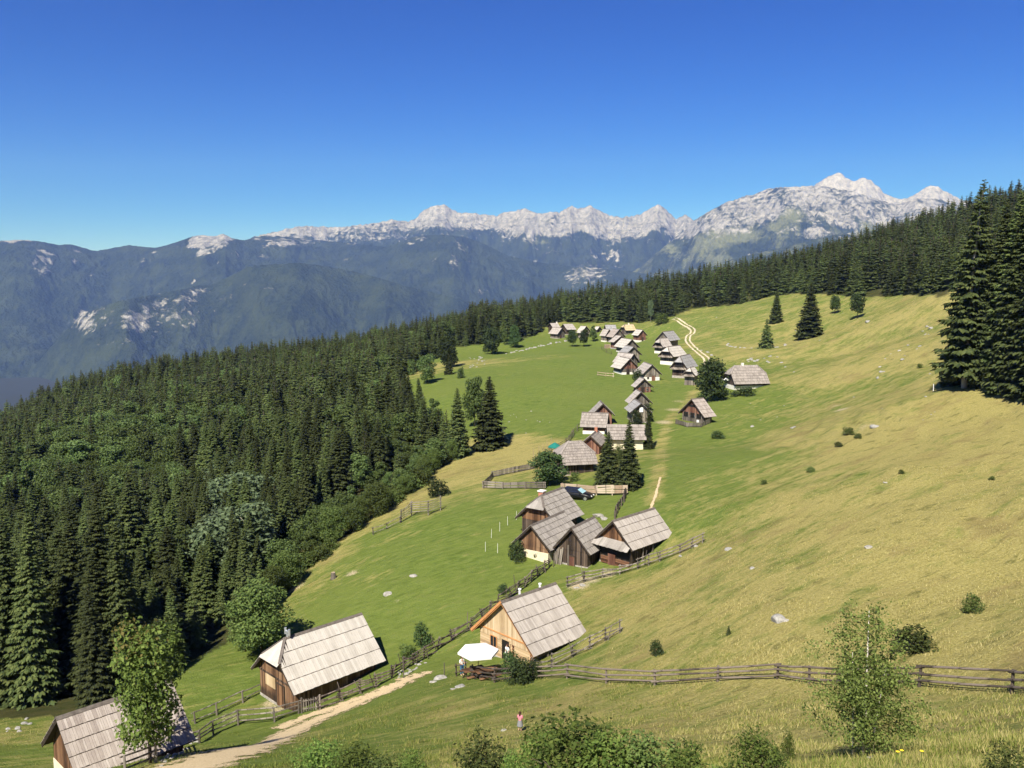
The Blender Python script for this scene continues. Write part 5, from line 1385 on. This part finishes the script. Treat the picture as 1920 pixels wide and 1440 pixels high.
BRO_P = [(broadleaf_meshes(220 + i, 12, 3.4, .3, 2600, .32, M_LEAFP, M_BARKP, 15, 'round'), 12.0) for i in range(2)]
BRO_D = [(broadleaf_meshes(230 + i, 10, 3.9, .10, 3800, .30, M_LEAFD, None, 18, 'round'), 10.0) for i in range(2)]
BRO_T = [(broadleaf_meshes(236 + i, 8, 3.0, .26, 2200, .28, M_LEAFD, None, 14, 'oval', .14), 8.0) for i in range(2)]
BUSH = [(broadleaf_meshes(240 + i, 3, 2.0, .0, 1500, .17, M_LEAF, None, 11, 'bush', .05, 4), 3.0) for i in range(2)]
BUSH_D = [(broadleaf_meshes(250 + i, 3, 2.0, .0, 1500, .16, M_LEAFD, None, 11, 'bush', .05, 4), 3.0) for i in range(2)]

# ---------------------------------------------------------------- trees one can point at
def px_h(p, hpx):
    d = p[1] * CP - p[2] * SP
    return hpx / F_PX * d / CP * 1.02
def tree_at(px, py, hpx, src, name, label, cat='tree', group=None, wide=1.0, seed=None):
    p = hit(px, py); R = random.Random(px * 3 + py)
    return plant(src[0], name, label, cat, p, px_h(p, hpx), src[1], R.uniform(0, 6.28), group, wide)

tree_at(858, 858, 128, SPR[0], 'spruce', 'slim spruce, lower one of the trio standing free in the green meadow', wide=1.25)
tree_at(918, 840, 132, SPR[2], 'spruce', 'broad spruce with brown-green flank, largest of the trio in the green meadow', wide=1.45)
tree_at(890, 800, 92, BRO[1], 'broadleaf_tree', 'round-topped green tree rising between the two meadow spruces', wide=.85)
tree_at(797, 852, 98, SPR[1], 'spruce', 'ragged spruce at the forest edge beside the meadow trio', wide=1.5)
tree_at(1455, 605, 60, SPR[0], 'spruce', 'narrow spruce at the top of the pasture, upper of the close pair', wide=1.4)
tree_at(1517, 634, 100, SPR[2], 'spruce', 'broad dark spruce standing on the upper pasture, lower of the close pair', wide=1.5)
tree_at(1437, 653, 54, SPR_SMALL, 'spruce', 'small spruce inside the ring of stones', wide=1.05)
tree_at(1565, 588, 33, BRO_T[0], 'broadleaf_tree', 'small round tree on a bare stem below the forest', wide=.85)
tree_at(1608, 596, 40, BRO_T[1], 'broadleaf_tree', 'leaning bushy tree uphill of the small round one', wide=1.0)
tree_at(840, 690, 58, BRO_D[0], 'broadleaf_tree', 'dark egg-shaped tree beside the dry patch', wide=.9)
tree_at(842, 702, 38, SPR_SMALL, 'spruce', 'little spruce in front of the dark egg-shaped tree', wide=.95)
tree_at(864, 709, 19, BUSH_D[0], 'shrub', 'small round shrub at the stones of the dry patch', 'shrub', wide=.6)
tree_at(801, 719, 52, BRO[0], 'broadleaf_tree', 'bushy tree spreading over the dry strip at the forest edge', wide=1.2)
tree_at(771, 703, 26, BUSH[0], 'shrub', 'yellow-green shrub against the dark forest edge', 'shrub', wide=.5)
tree_at(922, 664, 48, BRO_D[1], 'broadleaf_tree', 'dark round tree at the end of the low dry wall', wide=.95)
tree_at(965, 652, 40, BRO_D[0], 'broadleaf_tree', 'dark tree beside the low dry wall', wide=.75)
tree_at(946, 646, 30, BRO[3], 'broadleaf_tree', 'lighter pointed tree between two dark trees at the low dry wall', wide=.8)
tree_at(1073, 650, 30, BRO_T[0], 'broadleaf_tree', 'clipped round tree, first of twins above the meadow', wide=.95)
tree_at(1095, 650, 30, BRO_T[1], 'broadleaf_tree', 'clipped round tree, second of twins, nearer the thicket', wide=.95)
tree_at(1112, 640, 30, BRO[3], 'broadleaf_tree', 'olive thicket tree between the twins and the paired huts', wide=1.0)
tree_at(1332, 752, 74, BRO_D[0], 'broadleaf_tree', 'big round leafy tree between the lone hut and the large house', wide=1.12)
tree_at(1028, 910, 62, BRO_D[1], 'broadleaf_tree', 'big dark ball-shaped tree at the paddock fence', wide=1.35)
tree_at(1140, 908, 98, SPR[2], 'spruce', 'spruce with wide skirts, first of two behind the fresh plank fence', wide=1.55)
tree_at(1178, 917, 128, SPR[0], 'spruce', 'tall spruce with a thin top, second of two behind the fresh plank fence', wide=1.25)
tree_at(1215, 842, 84, SPR[1], 'spruce', 'slim dark spruce at the end of the long cream-walled hut', wide=.85)
tree_at(1160, 880, 45, BRO[2], 'broadleaf_tree', 'low green tree between the two plank-fence spruces', wide=.6)
tree_at(490, 1228, 140, BRO_N[0], 'broadleaf_tree', 'free-standing leafy tree at the corner of the bleached roof', wide=1.45)
tree_at(460, 1222, 105, BRO_N[1], 'broadleaf_tree', 'lower leafy tree leaning on the free-standing one', wide=1.0)
tree_at(970, 1050, 34, BUSH_D[0], 'shrub', 'dark shrub growing on the corner of the cream plaster base', 'shrub', wide=.85)
tree_at(1010, 1046, 16, BUSH[1], 'shrub', 'low creeper at the foot of the cream plaster base', 'shrub', wide=1.0)
tree_at(790, 1212, 42, BUSH_D[1], 'shrub', 'spiky dark shrub growing through the tangled fence', 'shrub', wide=.6)
tree_at(765, 1232, 22, BUSH[0], 'shrub', 'low green shrub behind the bleached-roof hut', 'shrub', wide=1.2)
tree_at(1716, 1218, 36, BUSH[0], 'shrub', 'wide dark juniper bush uphill of the long fence', 'shrub', wide=1.75)
tree_at(1823, 1147, 30, BUSH[1], 'shrub', 'small green bush high on the dry slope', 'shrub', wide=.9)
tree_at(1366, 1190, 18, SPR_SMALL, 'spruce', 'tiny seedling spruce in the dry slope', wide=1.0)
tree_at(1230, 1228, 26, BUSH_D[1], 'shrub', 'small dark bush between the larch hut and the boulder', 'shrub', wide=.8)
tree_at(1395, 742, 16, BUSH_D[0], 'shrub', 'flat dark hedge shrub below the large house', 'shrub', wide=2.2)
tree_at(1345, 822, 13, BUSH_D[1], 'shrub', 'low green shrub on the slope below the lone hut', 'shrub', wide=1.6)
tree_at(822, 930, 30, BUSH_D[0], 'shrub', 'round shrub by the open pole rack', 'shrub', wide=1.1)
tree_at(1210, 790, 30, BUSH_D[1], 'shrub', 'dark climber shrub on the mossy little hut', 'shrub', wide=.8)
tree_at(1193, 796, 26, BUSH_D[0], 'shrub', 'dark shrub at the corner of the mossy little hut', 'shrub', wide=.7)
tree_at(1196, 716, 22, BUSH_D[0], 'shrub', 'dark bush in front of the wide boarded gable', 'shrub', wide=.8)
tree_at(1078, 902, 15, BUSH[0], 'shrub', 'garden shrub behind the fresh plank fence', 'shrub', wide=1.0)
tree_at(1240, 607, 18, BUSH[0], 'shrub', 'shrub at the forest corner near the gravel road', 'shrub', wide=1.2)
tree_at(1220, 604, 40, BRO_P[0], 'broadleaf_tree', 'slim pale tree at the forest corner near the gravel road', wide=.5)
tree_at(943, 1112, 16, BUSH_D[0], 'shrub', 'small bush at the top of the tangled fence', 'shrub', wide=1.1)
# shrubs on the terrace and scattered on the slope
tree_at(958, 1262, 40, BUSH_D[0], 'shrub', 'dense green shrub at the corner post of the larch hut', 'shrub', wide=.75)
tree_at(975, 1282, 46, BUSH_D[1], 'shrub', 'dark green shrub pushing through the long fence', 'shrub', wide=.9)
tree_at(1003, 1272, 34, BUSH_D[0], 'shrub', 'smaller shrub between the long fence and the larch hut', 'shrub', wide=.75)
for k, (px, py, h) in enumerate([(1432,908,8),(1520,885,9),(1590,815,13),(1572,838,9),(1608,822,9),(1690,888,7),(1725,690,7),(1860,900,7)]):
    tree_at(px, py, h, BUSH[k % 2], 'shrub', 'tiny dark shrub dotted on the upper slope', 'shrub', 'tiny shrubs dotted on the upper slope', 1.3)

# rowan in front of the lowest hut
ROWAN = (broadleaf_meshes(300, 9, 2.8, .14, 6200, .16, M_LEAFR, None, 20, 'oval', .14, 1, M_LEAFO), 9.0)
p_ = at_y(281, 1418, 49.2); p_ = (p_[0], p_[1], ground(p_[0], p_[1]))
plant(ROWAN[0], 'rowan_tree', 'rowan with browning top in front of the lowest hut', 'tree', p_, px_h(p_, 262), 9.0, 1.0, None, .84)

# dark stand of tall spruces on the uphill side
for k, (px, py, h, s, w, l) in enumerate([
    (1808, 727, 372, 3, .92, 'tall half-bare spruce with a crooked pale trunk at the front of the dark stand'),
    (1786, 722, 150, 2, .85, 'low-skirted spruce at the near corner of the dark stand'),
    (1866, 718, 330, 0, .95, 'full spruce in the middle of the dark stand'),
    (1908, 724, 350, 2, .95, 'wide spruce at the uphill end of the dark stand'),
    (1828, 715, 320, 0, .95, 'dark spruce wedged behind the half-bare one in the stand'),
    (1886, 719, 345, 1, 1.0, 'straight spruce between the middle and the uphill end of the dark stand'),
    (1928, 730, 310, 2, 1.0, 'lower spruce leaning into the uphill end of the dark stand'),
    (1842, 712, 250, 1, 1.0, 'shaded spruce filling the gap in the dark stand'),
    (1950, 737, 370, 0, 1.0, 'big spruce beyond the uphill end of the dark stand')]):
    p = hit(px, py)
    src = SPR_SPARSE if k == 0 else SPR_N[s % 3]
    plant(src[0], 'spruce', l, 'tree', p, px_h(p, h), src[1], k * 1.3, None, w)

# ---------------------------------------------------------------- the forest
_SKY = [(-200,800),(0,722),(40,705),(100,692),(200,660),(300,634),(400,628),(500,624),(600,622),(680,612),(740,600),(790,586),(850,570),(900,562),(950,562),(1000,553),(1100,528),(1150,520),(1200,512),(1300,497),(1400,478),(1480,468),(1540,450),(1600,435),(1660,412),(1700,400),(1750,384),(1800,366),(1850,338),(1900,322),(2000,300)]
def sky_limit(px): return np.interp(px, [a for a, b in _SKY], [b for a, b in _SKY])

def grow_forest():
    rs = np.random.RandomState(21)
    pts = []
    xs = np.arange(-330, 380, 3.3); ys = np.arange(45, 640, 3.3)
    X, Y = np.meshgrid(xs, ys); X = X.ravel() + rs.uniform(-1.4, 1.4, X.size); Y = Y.ravel() + rs.uniform(-1.4, 1.4, Y.size)
    ok = in_poly(X, Y, FOREST_POLY); st = in_poly(X, Y, STAND_POLY)
    az = np.abs(np.degrees(np.arctan2(X, Y)))
    k = (ok | st) & (az < 45)
    X, Y, st = X[k], Y[k], st[k]
    # keep a margin so that trunks do not stand in the meadow
    d = np.hypot(X, Y)
    thin = ((d < 150) & (rs.rand(len(X)) < 0.25)) | ((X > -10) & (rs.rand(len(X)) < 0.45))
    X, Y, st, d = X[~thin], Y[~thin], st[~thin], d[~thin]
    Z = ground_np(X, Y)
    D = Y * CP - Z * SP
    PX = 960 + F_PX * X / D
    PYb = 720 - F_PX * (Y * SP + Z * CP) / D
    h = rs.uniform(8.5, 14.0, len(X)) * np.where(rs.rand(len(X)) < .25, .68, 1)
    tall = (PX < 235 + rs.uniform(-40, 40, len(X))) & (d < 135)
    h = np.where(tall, rs.uniform(12, 19.5, len(X)), h)
    h = np.where(PX > 880, rs.uniform(11.5, 18.5, len(X)), h)
    h = np.where(st, rs.uniform(14, 22, len(X)), h)
    # clearings and thin spots
    gap = fbm(X / 16.0, Y / 16.0, 2) > .34
    h = np.where(gap, h * .55, h)
    # crowns may not rise above the crest line seen from the meadow; young trees there instead
    room = (PYb - sky_limit(PX) - rs.uniform(-4, 12, len(X))) / F_PX * D / CP
    h = np.minimum(h, room)
    # the leafy pocket stays open: the spruces in front of it are kept below its crowns
    PYt0 = PYb - h * F_PX * CP / D
    pocket = (PX > 30) & (PX < 400) & (PYb > 840) & (PYb < 1240)
    ceil_ = 872 + rs.uniform(-14, 40, len(X)) + 30 * np.abs((PX - 215) / 185) * -0.4
    h = np.where(pocket & (PYb > 905), np.minimum(h, np.maximum((PYb - ceil_) / F_PX * D / CP, 5.0)), h)
    edge = near_poly(np.column_stack([X, Y]), EDGE)
    h = h * np.where(edge < 4.0, rs.uniform(.6, .95, len(X)), 1.0)
    ok = h > 4.5
    X, Y, Z, D, PX, PYb, h, st, edge, d = [a[ok] for a in (X, Y, Z, D, PX, PYb, h, st, edge, d)]
    PYt = PYb - h * F_PX * CP / D
    mid = (PYb * .4 + PYt * .6)
    # kinds: pale broadleaved crowns below the spruces, hazel and maple along the lower meadow edge
    pb = .06 + .92 * np.exp(-(((PX - 235) / 165) ** 2 + ((PYb - 880 + (PX - 235) * .15) / 62) ** 2) ** 1.5) + .8 * np.exp(-(((PX - 445) / 45) ** 2 + ((mid - 985) / 60) ** 2)) + .35 * np.exp(-(((PX - 120) / 110) ** 2 + ((mid - 880) / 40) ** 2))
    low = (PX > 505) & (PX < 850) & (edge < 10) & (PYb > 868)
    pb = np.where(low, .95, pb); pb = np.where((PX > 900) | st, .015, pb)
    bl = rs.rand(len(X)) < pb
    h = np.where(bl, np.minimum(h, rs.uniform(6.5, 11, len(X))), h); h = np.where(low & bl, rs.uniform(2.6, 5.5, len(X)), h)
    inframe = (PX > -60) & (PX < 1980) & (PYt < 1440)
    size = np.where(inframe, h / D, 0)
    return X, Y, Z, h, bl, size, PX, mid, st, low, d, rs
FX, FY, FZ, FH, FB, FS, FPX, FMID, FST, FLOW, FD, _frs = grow_forest()

def forest_label(px, mid, st, bl, low, d):
    if bl:
        if low: return ('shrub', 'bright green bush in the leafy hem of the forest along the lower meadow', 'bushes in the leafy hem of the forest', 'shrub')
        if px > 380 and px < 520 and mid > 900: return ('broadleaf_tree', 'pale grey-green tree with whitish limbs among the dark lower spruces', 'pale trees among the lower spruces', 'tree')
        if px < 450: return ('broadleaf_tree', 'light green rounded crown in the leafy pocket of the valley-side forest', 'rounded crowns in the leafy forest pocket', 'tree')
        return ('broadleaf_tree', 'stray leafy tree mixed into the spruce forest', 'stray leafy trees in the spruce forest', 'tree')
    if st: return ('spruce', 'tall dark spruce crowded into the uphill stand', 'spruces crowded into the uphill stand', 'tree')
    if d < 105: return ('spruce', 'tall shaded spruce in the nearest block of forest behind the lowest huts', 'spruces of the nearest forest block', 'tree')
    if px < 420: return ('spruce', 'spruce in the wide valley-side forest', 'spruces of the valley-side forest', 'tree')
    if px < 900: return ('spruce', 'spruce in the forest tongue bordering the green meadow', 'spruces bordering the green meadow', 'tree')
    return ('spruce', 'spruce in the forest belt above the hamlet', 'spruces of the belt above the hamlet', 'tree')

def plant_forest():
    ns = sum(1 for o in C.objects if o.name.startswith('spruce')); 
    order = np.argsort(-FS)
    n_sp = n_bl = 0
    used = np.zeros(len(FX), bool)
    R = random.Random(77)
    for i in order:
        if FS[i] <= 0: break
        if FB[i]:
            if n_bl >= 170: continue
            n_bl += 1
        else:
            if n_sp >= 275: continue
            n_sp += 1
        used[i] = True
        nm, lb, gr, ct = forest_label(FPX[i], FMID[i], FST[i], FB[i], FLOW[i], FD[i])
        if FB[i]:
            src = BUSH[R.randrange(2)] if (FLOW[i] and FH[i] < 4.0) else (BRO_P[R.randrange(2)] if nm == 'broadleaf_tree' and 380 < FPX[i] < 520 and FMID[i] > 900 else BRO[R.randrange(4)])
        else:
            q = R.random()
            src = SPR_N[R.randrange(3)] if FD[i] < 210 else SPR[R.randrange(4)]
        plant(src[0], nm, lb, ct, (FX[i], FY[i], FZ[i] - .2), FH[i], src[1], R.uniform(0, 6.28), gr, R.uniform(.9, 1.6))
    return used
_used = plant_forest()

def leafy_hem():
    R = random.Random(99)
    P = polyline_world([(505,1136),(530,1112),(560,1084),(600,1048),(640,1012),(680,983),(720,955),(760,928),(790,905),(820,882),(846,864)], 2.2)
    for k, p in enumerate(P):
        x, y = p.x + R.uniform(-1.6, .4), p.y + R.uniform(-.6, 1.2)
        h = R.uniform(1.4, 3.4) if R.random() < .6 else R.uniform(3.2, 5.2)
        src = BUSH[R.randrange(2)] if h < 3.2 else BRO_N[R.randrange(2)]
        plant(src[0], 'shrub', 'bright green bush in the leafy hem of the forest along the lower meadow', 'shrub', (x, y, ground(x, y) - .1), h, src[1], R.uniform(0, 6.28), 'bushes in the leafy hem of the forest', R.uniform(1.0, 1.5))
leafy_hem()

def far_forest():
    """the rest of the forest reads as one mass: one object, its trees instanced on points"""
    rest = ~_used
    n = int(rest.sum()); rs = np.random.RandomState(5)
    srcs = []
    lib = bpy.data.collections.new('forest_tree_library')
    for i, ((tm, cm), H) in enumerate(SPR_FAR + BRO[:3]):
        # one joined mesh per kind of tree, normalised to unit height
        a = MB(); va = np.array([v.co[:] for v in cm.vertices]) ; q = np.array([p.vertices[:] for p in cm.polygons])
        tv = np.array([v.co[:] for v in tm.vertices]); tq = np.array([p.vertices[:] for p in tm.polygons if len(p.vertices) == 4])
        me = mesh_np('forest_tree', np.concatenate([va, tv]) / H, np.concatenate([q, tq + len(va)]))
        me.materials.append(cm.materials[0]); me.materials.append(tm.materials[0])
        me.polygons.foreach_set('material_index', np.array([0] * len(q) + [1] * len(tq), np.int32))
        o = bpy.data.objects.new('%02d_forest_tree' % i, me); lib.objects.link(o)
    V = np.column_stack([FX[rest], FY[rest], FZ[rest] - .2])
    me = bpy.data.meshes.new('far_forest'); me.vertices.add(n); me.vertices.foreach_set('co', V.astype(np.float32).ravel())
    vi = np.where(FB[rest], 4 + rs.randint(0, 3, n), rs.randint(0, 4, n)).astype(np.int32)
    a = me.attributes.new('kind_index', 'INT', 'POINT'); a.data.foreach_set('value', vi)
    wd = rs.uniform(1.0, 1.7, n)
    sc = np.column_stack([FH[rest] * wd, FH[rest] * wd, FH[rest]]).astype(np.float32)
    a = me.attributes.new('size', 'FLOAT_VECTOR', 'POINT'); a.data.foreach_set('vector', sc.ravel())
    rt = np.column_stack([np.zeros(n), np.zeros(n), rs.uniform(0, 6.28, n)]).astype(np.float32)
    a = me.attributes.new('turn', 'FLOAT_VECTOR', 'POINT'); a.data.foreach_set('vector', rt.ravel())
    o = link('far_forest', me)
    tag(o, 'mass of dark spruces and leafy crowns covering the far side of the ridge', None, None, 'stuff')
    ng = bpy.data.node_groups.new('scatter_trees', 'GeometryNodeTree')
    ng.interface.new_socket('Geometry', in_out='INPUT', socket_type='NodeSocketGeometry')
    ng.interface.new_socket('Geometry', in_out='OUTPUT', socket_type='NodeSocketGeometry')
    gi = ng.nodes.new('NodeGroupInput'); go = ng.nodes.new('NodeGroupOutput')
    ip = ng.nodes.new('GeometryNodeInstanceOnPoints'); ci = ng.nodes.new('GeometryNodeCollectionInfo')
    ci.inputs['Collection'].default_value = lib; ci.inputs['Separate Children'].default_value = True; ci.inputs['Reset Children'].default_value = True
    def na(name, typ):
        q = ng.nodes.new('GeometryNodeInputNamedAttribute'); q.data_type = typ; q.inputs['Name'].default_value = name
        return [s for s in q.outputs if s.enabled and s.name == 'Attribute'][0]
    L = ng.links.new
    L(gi.outputs[0], ip.inputs['Points']); L(ci.outputs[0], ip.inputs['Instance'])
    ip.inputs['Pick Instance'].default_value = True
    L(na('kind_index', 'INT'), ip.inputs['Instance Index']); L(na('turn', 'FLOAT_VECTOR'), ip.inputs['Rotation']); L(na('size', 'FLOAT_VECTOR'), ip.inputs['Scale'])
    L(ip.outputs[0], go.inputs[0])
    md = o.modifiers.new('scatter', 'NODES'); md.node_group = ng
    return n
N_FAR = far_forest()
print('forest: individuals', int(_used.sum()), 'in the mass', N_FAR)
# ---------------------------------------------------------------- foreground shrubs, birch, grass
HAZEL = [(broadleaf_meshes(400 + i, 2.4, 1.25, .0, 3000, .066, M_LEAFY, None, 15, 'bush', .022, 7), 2.4) for i in range(3)]
HAZEL_D = [(broadleaf_meshes(410 + i, 2.4, 1.2, .0, 2400, .064, M_LEAF, None, 12, 'bush', .022, 7), 2.4) for i in range(2)]
_FG = [ # px, base py, height px, source, width, label
 (600,1480,100,0,1.0,'leafy hazel bush at the footpath end of the foreground bushes'),
 (668,1490,112,1,.85,'yellow-green bush, second along the foreground bushes from the footpath'),
 (722,1485,88,4,.9,'darker bush between two yellow-green ones near the footpath'),
 (775,1480,84,2,.75,'small rounded bush with open grass beyond it'),
 (905,1490,138,3,.85,'dark-leaved bush just below the child in pink'),
 (960,1490,104,1,.45,'slender shoots rising beside the dark-leaved bush'),
 (1010,1490,150,2,.62,'bushy hazel rising at the child-side of the tallest bush'),
 (1070,1500,180,0,.95,'tallest hazel bush of the foreground row'),
 (1145,1500,158,1,.85,'hazel bush merging with the tallest one'),
 (1215,1495,152,4,.8,'dark green bush in the row, upslope of the tallest hazel'),
 (1285,1490,112,2,.85,'low hazel bush ending the foreground row'),
 (1340,1485,58,0,.6,'sprig of hazel low in the grass'),
 (1415,1488,138,0,.72,'separate round hazel bush with gaps, between the row and the birch'),
 (1450,1470,88,3,.6,'small dark bush touching the separate hazel'),
 (1478,1430,70,2,.35,'thin bare-branched shrub between hazel and birch'),
 (1885,1500,125,3,.8,'dark bush at the uphill edge beyond the birch'),
 (1500,1475,40,1,.6,'tiny hazel shoot at the foot of the birch'),
]
for k, (px, py, h, s_, w, l) in enumerate(_FG):
    src = (HAZEL + HAZEL_D)[s_]
    p = hit(px, py)
    plant(src[0], 'hazel_bush', l, 'bush', p, px_h(p, h * .82), src[1], k * 1.7, None, w * 1.4)

def birch():
    rs = np.random.RandomState(9)
    H = 4.6
    m = MB(); bm_ = MB(); L = []
    stems = [((0, 0), (.05, .1), H * .97, .052), ((-.28, .1), (-.55, .05), H * .72, .034), ((.22, -.12), (.5, -.2), H * .6, .03)]
    for (bx, by), (tx, ty), h, r in stems:
        pts = [(bx, by, -.2), (bx + (tx - bx) * .2, by, h * .33), (bx + (tx - bx) * .6, by + (ty - by) * .5, h * .66), (tx, ty, h)]
        m.tube(pts, [r * 1.15, r * .85, r * .5, r * .12], 7)
        nb = int(34 * h / H)
        for i in range(nb):
            f = .10 + .88 * (i + .5) / nb; z = h * f
            k = min(2, int(f * 3)); u = f * 3 - k
            q = Vector(pts[k]).lerp(Vector(pts[k + 1]), min(1, u))
            a = i * 2.4 + rs.uniform(-.6, .6); ln = (1.62 * (1 - f) ** .62 + .25) * rs.uniform(.55, 1.15)
            if f < .22: ln *= .75
            e = q + Vector((math.cos(a) * ln, math.sin(a) * ln, ln * rs.uniform(.35, .85)))
            mid = q.lerp(e, .5) + Vector((0, 0, .08))
            bm_.tube([q, mid, e], [r * .20, r * .12, .003], 4)
            for tw in range(int(8 + 13 * ln)):
                g = rs.uniform(.12, 1.12); b = q.lerp(e, g) + Vector(rs.normal(0, .13, 3))
                for lf in range(rs.randint(6, 11)): L.append(b + Vector(rs.normal(0, .085, 3)) - Vector((0, 0, .10 * rs.rand())))
    P = np.array([tuple(v) for v in L]); n = len(P)
    nrm = rs.normal(size=(n, 3)) + np.array([0, 0, .3]); nrm /= np.linalg.norm(nrm, axis=1)[:, None]
    u = np.cross(nrm, rs.normal(size=(n, 3))); u /= np.linalg.norm(u, axis=1)[:, None]; v = np.cross(nrm, u)
    s = .040 * rs.uniform(.7, 1.3, n)[:, None]
    V = np.stack([P - u * s, P + v * s * .7, P + u * s * 1.1, P - v * s * .7], 1).reshape(-1, 3)
    cm = tri_mesh('crown', V, np.arange(4 * n).reshape(-1, 4), M_LEAFB)
    tm = m.mesh('trunk', True); tm.materials.append(M_BIRCH)
    p = hit(1618, 1420)
    bo = bm_.mesh('branches'); bo.materials.append(M_TWIG)
    bt = plant((tm, cm), 'birch_tree', 'young birch with white stems and airy leaves before the long fence', 'tree', p, px_h(p, 285), H, .4, None, 1.0)
    link('branches', bo, bt)
birch()

def make_grass_mat():
    t = NT('grass_blades')
    r = t.n('NewGeometry').outputs['Random Per Island']; d = t.attr('dry')
    k = t.math('ADD', t.math('MULTIPLY', r, .55), t.math('MULTIPLY', t.math('SUBTRACT', d, .24), .95))
    c = t.ramp(k, [(0.12, (0.095, 0.140, 0.020)), (0.42, (0.19, 0.232, 0.046)), (0.68, (0.36, 0.318, 0.112)), (0.95, (0.53, 0.46, 0.21))])
    p = t.n('BsdfPrincipled', {'Base Color': c, 'Roughness': .8, 'Specular IOR Level': .15})
    tr = t.n('BsdfTranslucent', {'Color': c}); mx = t.n('MixShader', {0: .3})
    t.t.links.new(p.outputs[0], mx.inputs[1]); t.t.links.new(tr.outputs[0], mx.inputs[2]); t.t.links.new(mx.outputs[0], t.out.inputs[0])
    return t.m
M_GRASS = make_grass_mat()
def grass():
    rs = np.random.RandomState(31)
    n0 = 620000
    # more blades close to the camera, thinning out with distance
    r = 15.0 * np.exp(rs.uniform(0, math.log(105.0 / 15.0), n0)); a = rs.uniform(rad(-37), rad(37), n0)
    X = r * np.sin(a); Y = r * np.cos(a)
    cl = fbm(X / 1.6, Y / 1.6, 3) + .6 * fbm(X / 7, Y / 7, 2)
    keep = rs.rand(n0) < np.clip(.32 + 1.3 * cl, .04, 1)
    X, Y, r, cl = X[keep], Y[keep], r[keep], cl[keep]
    keep = ~(in_poly(X, Y, FOREST_POLY) | in_poly(X, Y, STAND_POLY))
    W = [tuple(p)[:2] for p in polyline_world([(330,1452),(400,1424),(480,1398),(560,1366),(640,1332),(700,1304),(750,1282),(795,1258)], 2.0)]
    keep &= near_poly(np.column_stack([X, Y]), W) > 1.5
    for h in HUTS[:7]:
        p = at_y(*h['base']) if len(h['base']) == 3 else hit(*h['base']); th, hw, H, He, L, du, dz = h['par']; a_ = rad(th)
        dx, dy = X - p[0], Y - p[1]; u = dx * math.cos(a_) - dy * math.sin(a_) - du; v = dx * math.sin(a_) + dy * math.cos(a_)
        keep &= ~((np.abs(u) < hw * .85) & (v > -.3) & (v < L))
    X, Y, r, cl = X[keep], Y[keep], r[keep], cl[keep]
    Z = ground_np(X, Y); n = len(X)
    dry = np.zeros(n); w = np.full(n, 1e-6)
    for px, py, v in _DRY:
        p = hit(px, py); s = .038 * p[1] + 1.5
        k = np.exp(-((X - p[0]) ** 2 + (Y - p[1]) ** 2) / (2 * s * s)); dry += k * v; w += k
    dry = dry / w + .25 * fbm(X / 5, Y / 5, 3)
    short = 1 - .6 * sstep(.45, .1, dry)
    h = rs.uniform(.10, .25, n) * short * (1 + .8 * np.clip(cl, 0, 1)); wd = rs.uniform(.008, .015, n) * (1 + r / 45.0); h *= 1 - .45 * sstep(35, 95, r)
    th = rs.uniform(0, 6.283, n); lean = rs.uniform(.15, .8, n) * h; la = rs.uniform(0, 6.283, n)
    B = np.column_stack([X, Y, Z - .03]); e = np.column_stack([np.cos(th) * wd, np.sin(th) * wd, np.zeros(n)])
    T = B + np.column_stack([np.cos(la) * lean, np.sin(la) * lean, h])
    V = np.stack([B - e, B + e, T], 1).reshape(-1, 3)
    me = mesh_np('grass', V, np.arange(3 * n).reshape(-1, 3), False, {'dry': np.repeat(dry, 3)})
    tag(link('grass', me, None, M_GRASS), 'dry tufted grass covering the near slope', None, None, 'stuff')
    print('grass blades', n)
grass()

M_YEL = make_plain('yellow_petals', (.75, .55, .02), (.85, .66, .05)); M_STEM = make_plain('green_stem', (.06, .10, .02), (.09, .14, .03))
def flower(px, py, label):
    p = hit(px, py); t = thing('yellow_flower', label, 'flower', p)
    MB().tube([(0, 0, -.05), (.02, 0, .35)], .008, 5).build('stem', M_STEM, t)
    m = MB(); c = (.02, 0, .36)
    for k in range(9):
        a = k * .698; b = a + .3
        m.add([c, (c[0] + .038 * math.cos(a - .3), .038 * math.sin(a - .3), .385), (c[0] + .052 * math.cos(a), .052 * math.sin(a), .38), (c[0] + .038 * math.cos(b), .038 * math.sin(b), .385)], [(0, 1, 2, 3)])
    m.build('petals', M_YEL, t)
for px, py in ((1680,1437),(1688,1434),(1725,1436)):
    flower(px, py, 'small yellow flower in the grass at the foot of the birch')
for o in C.objects:
    if o.name.startswith('yellow_flower'): o['group'] = 'yellow flowers at the foot of the birch'
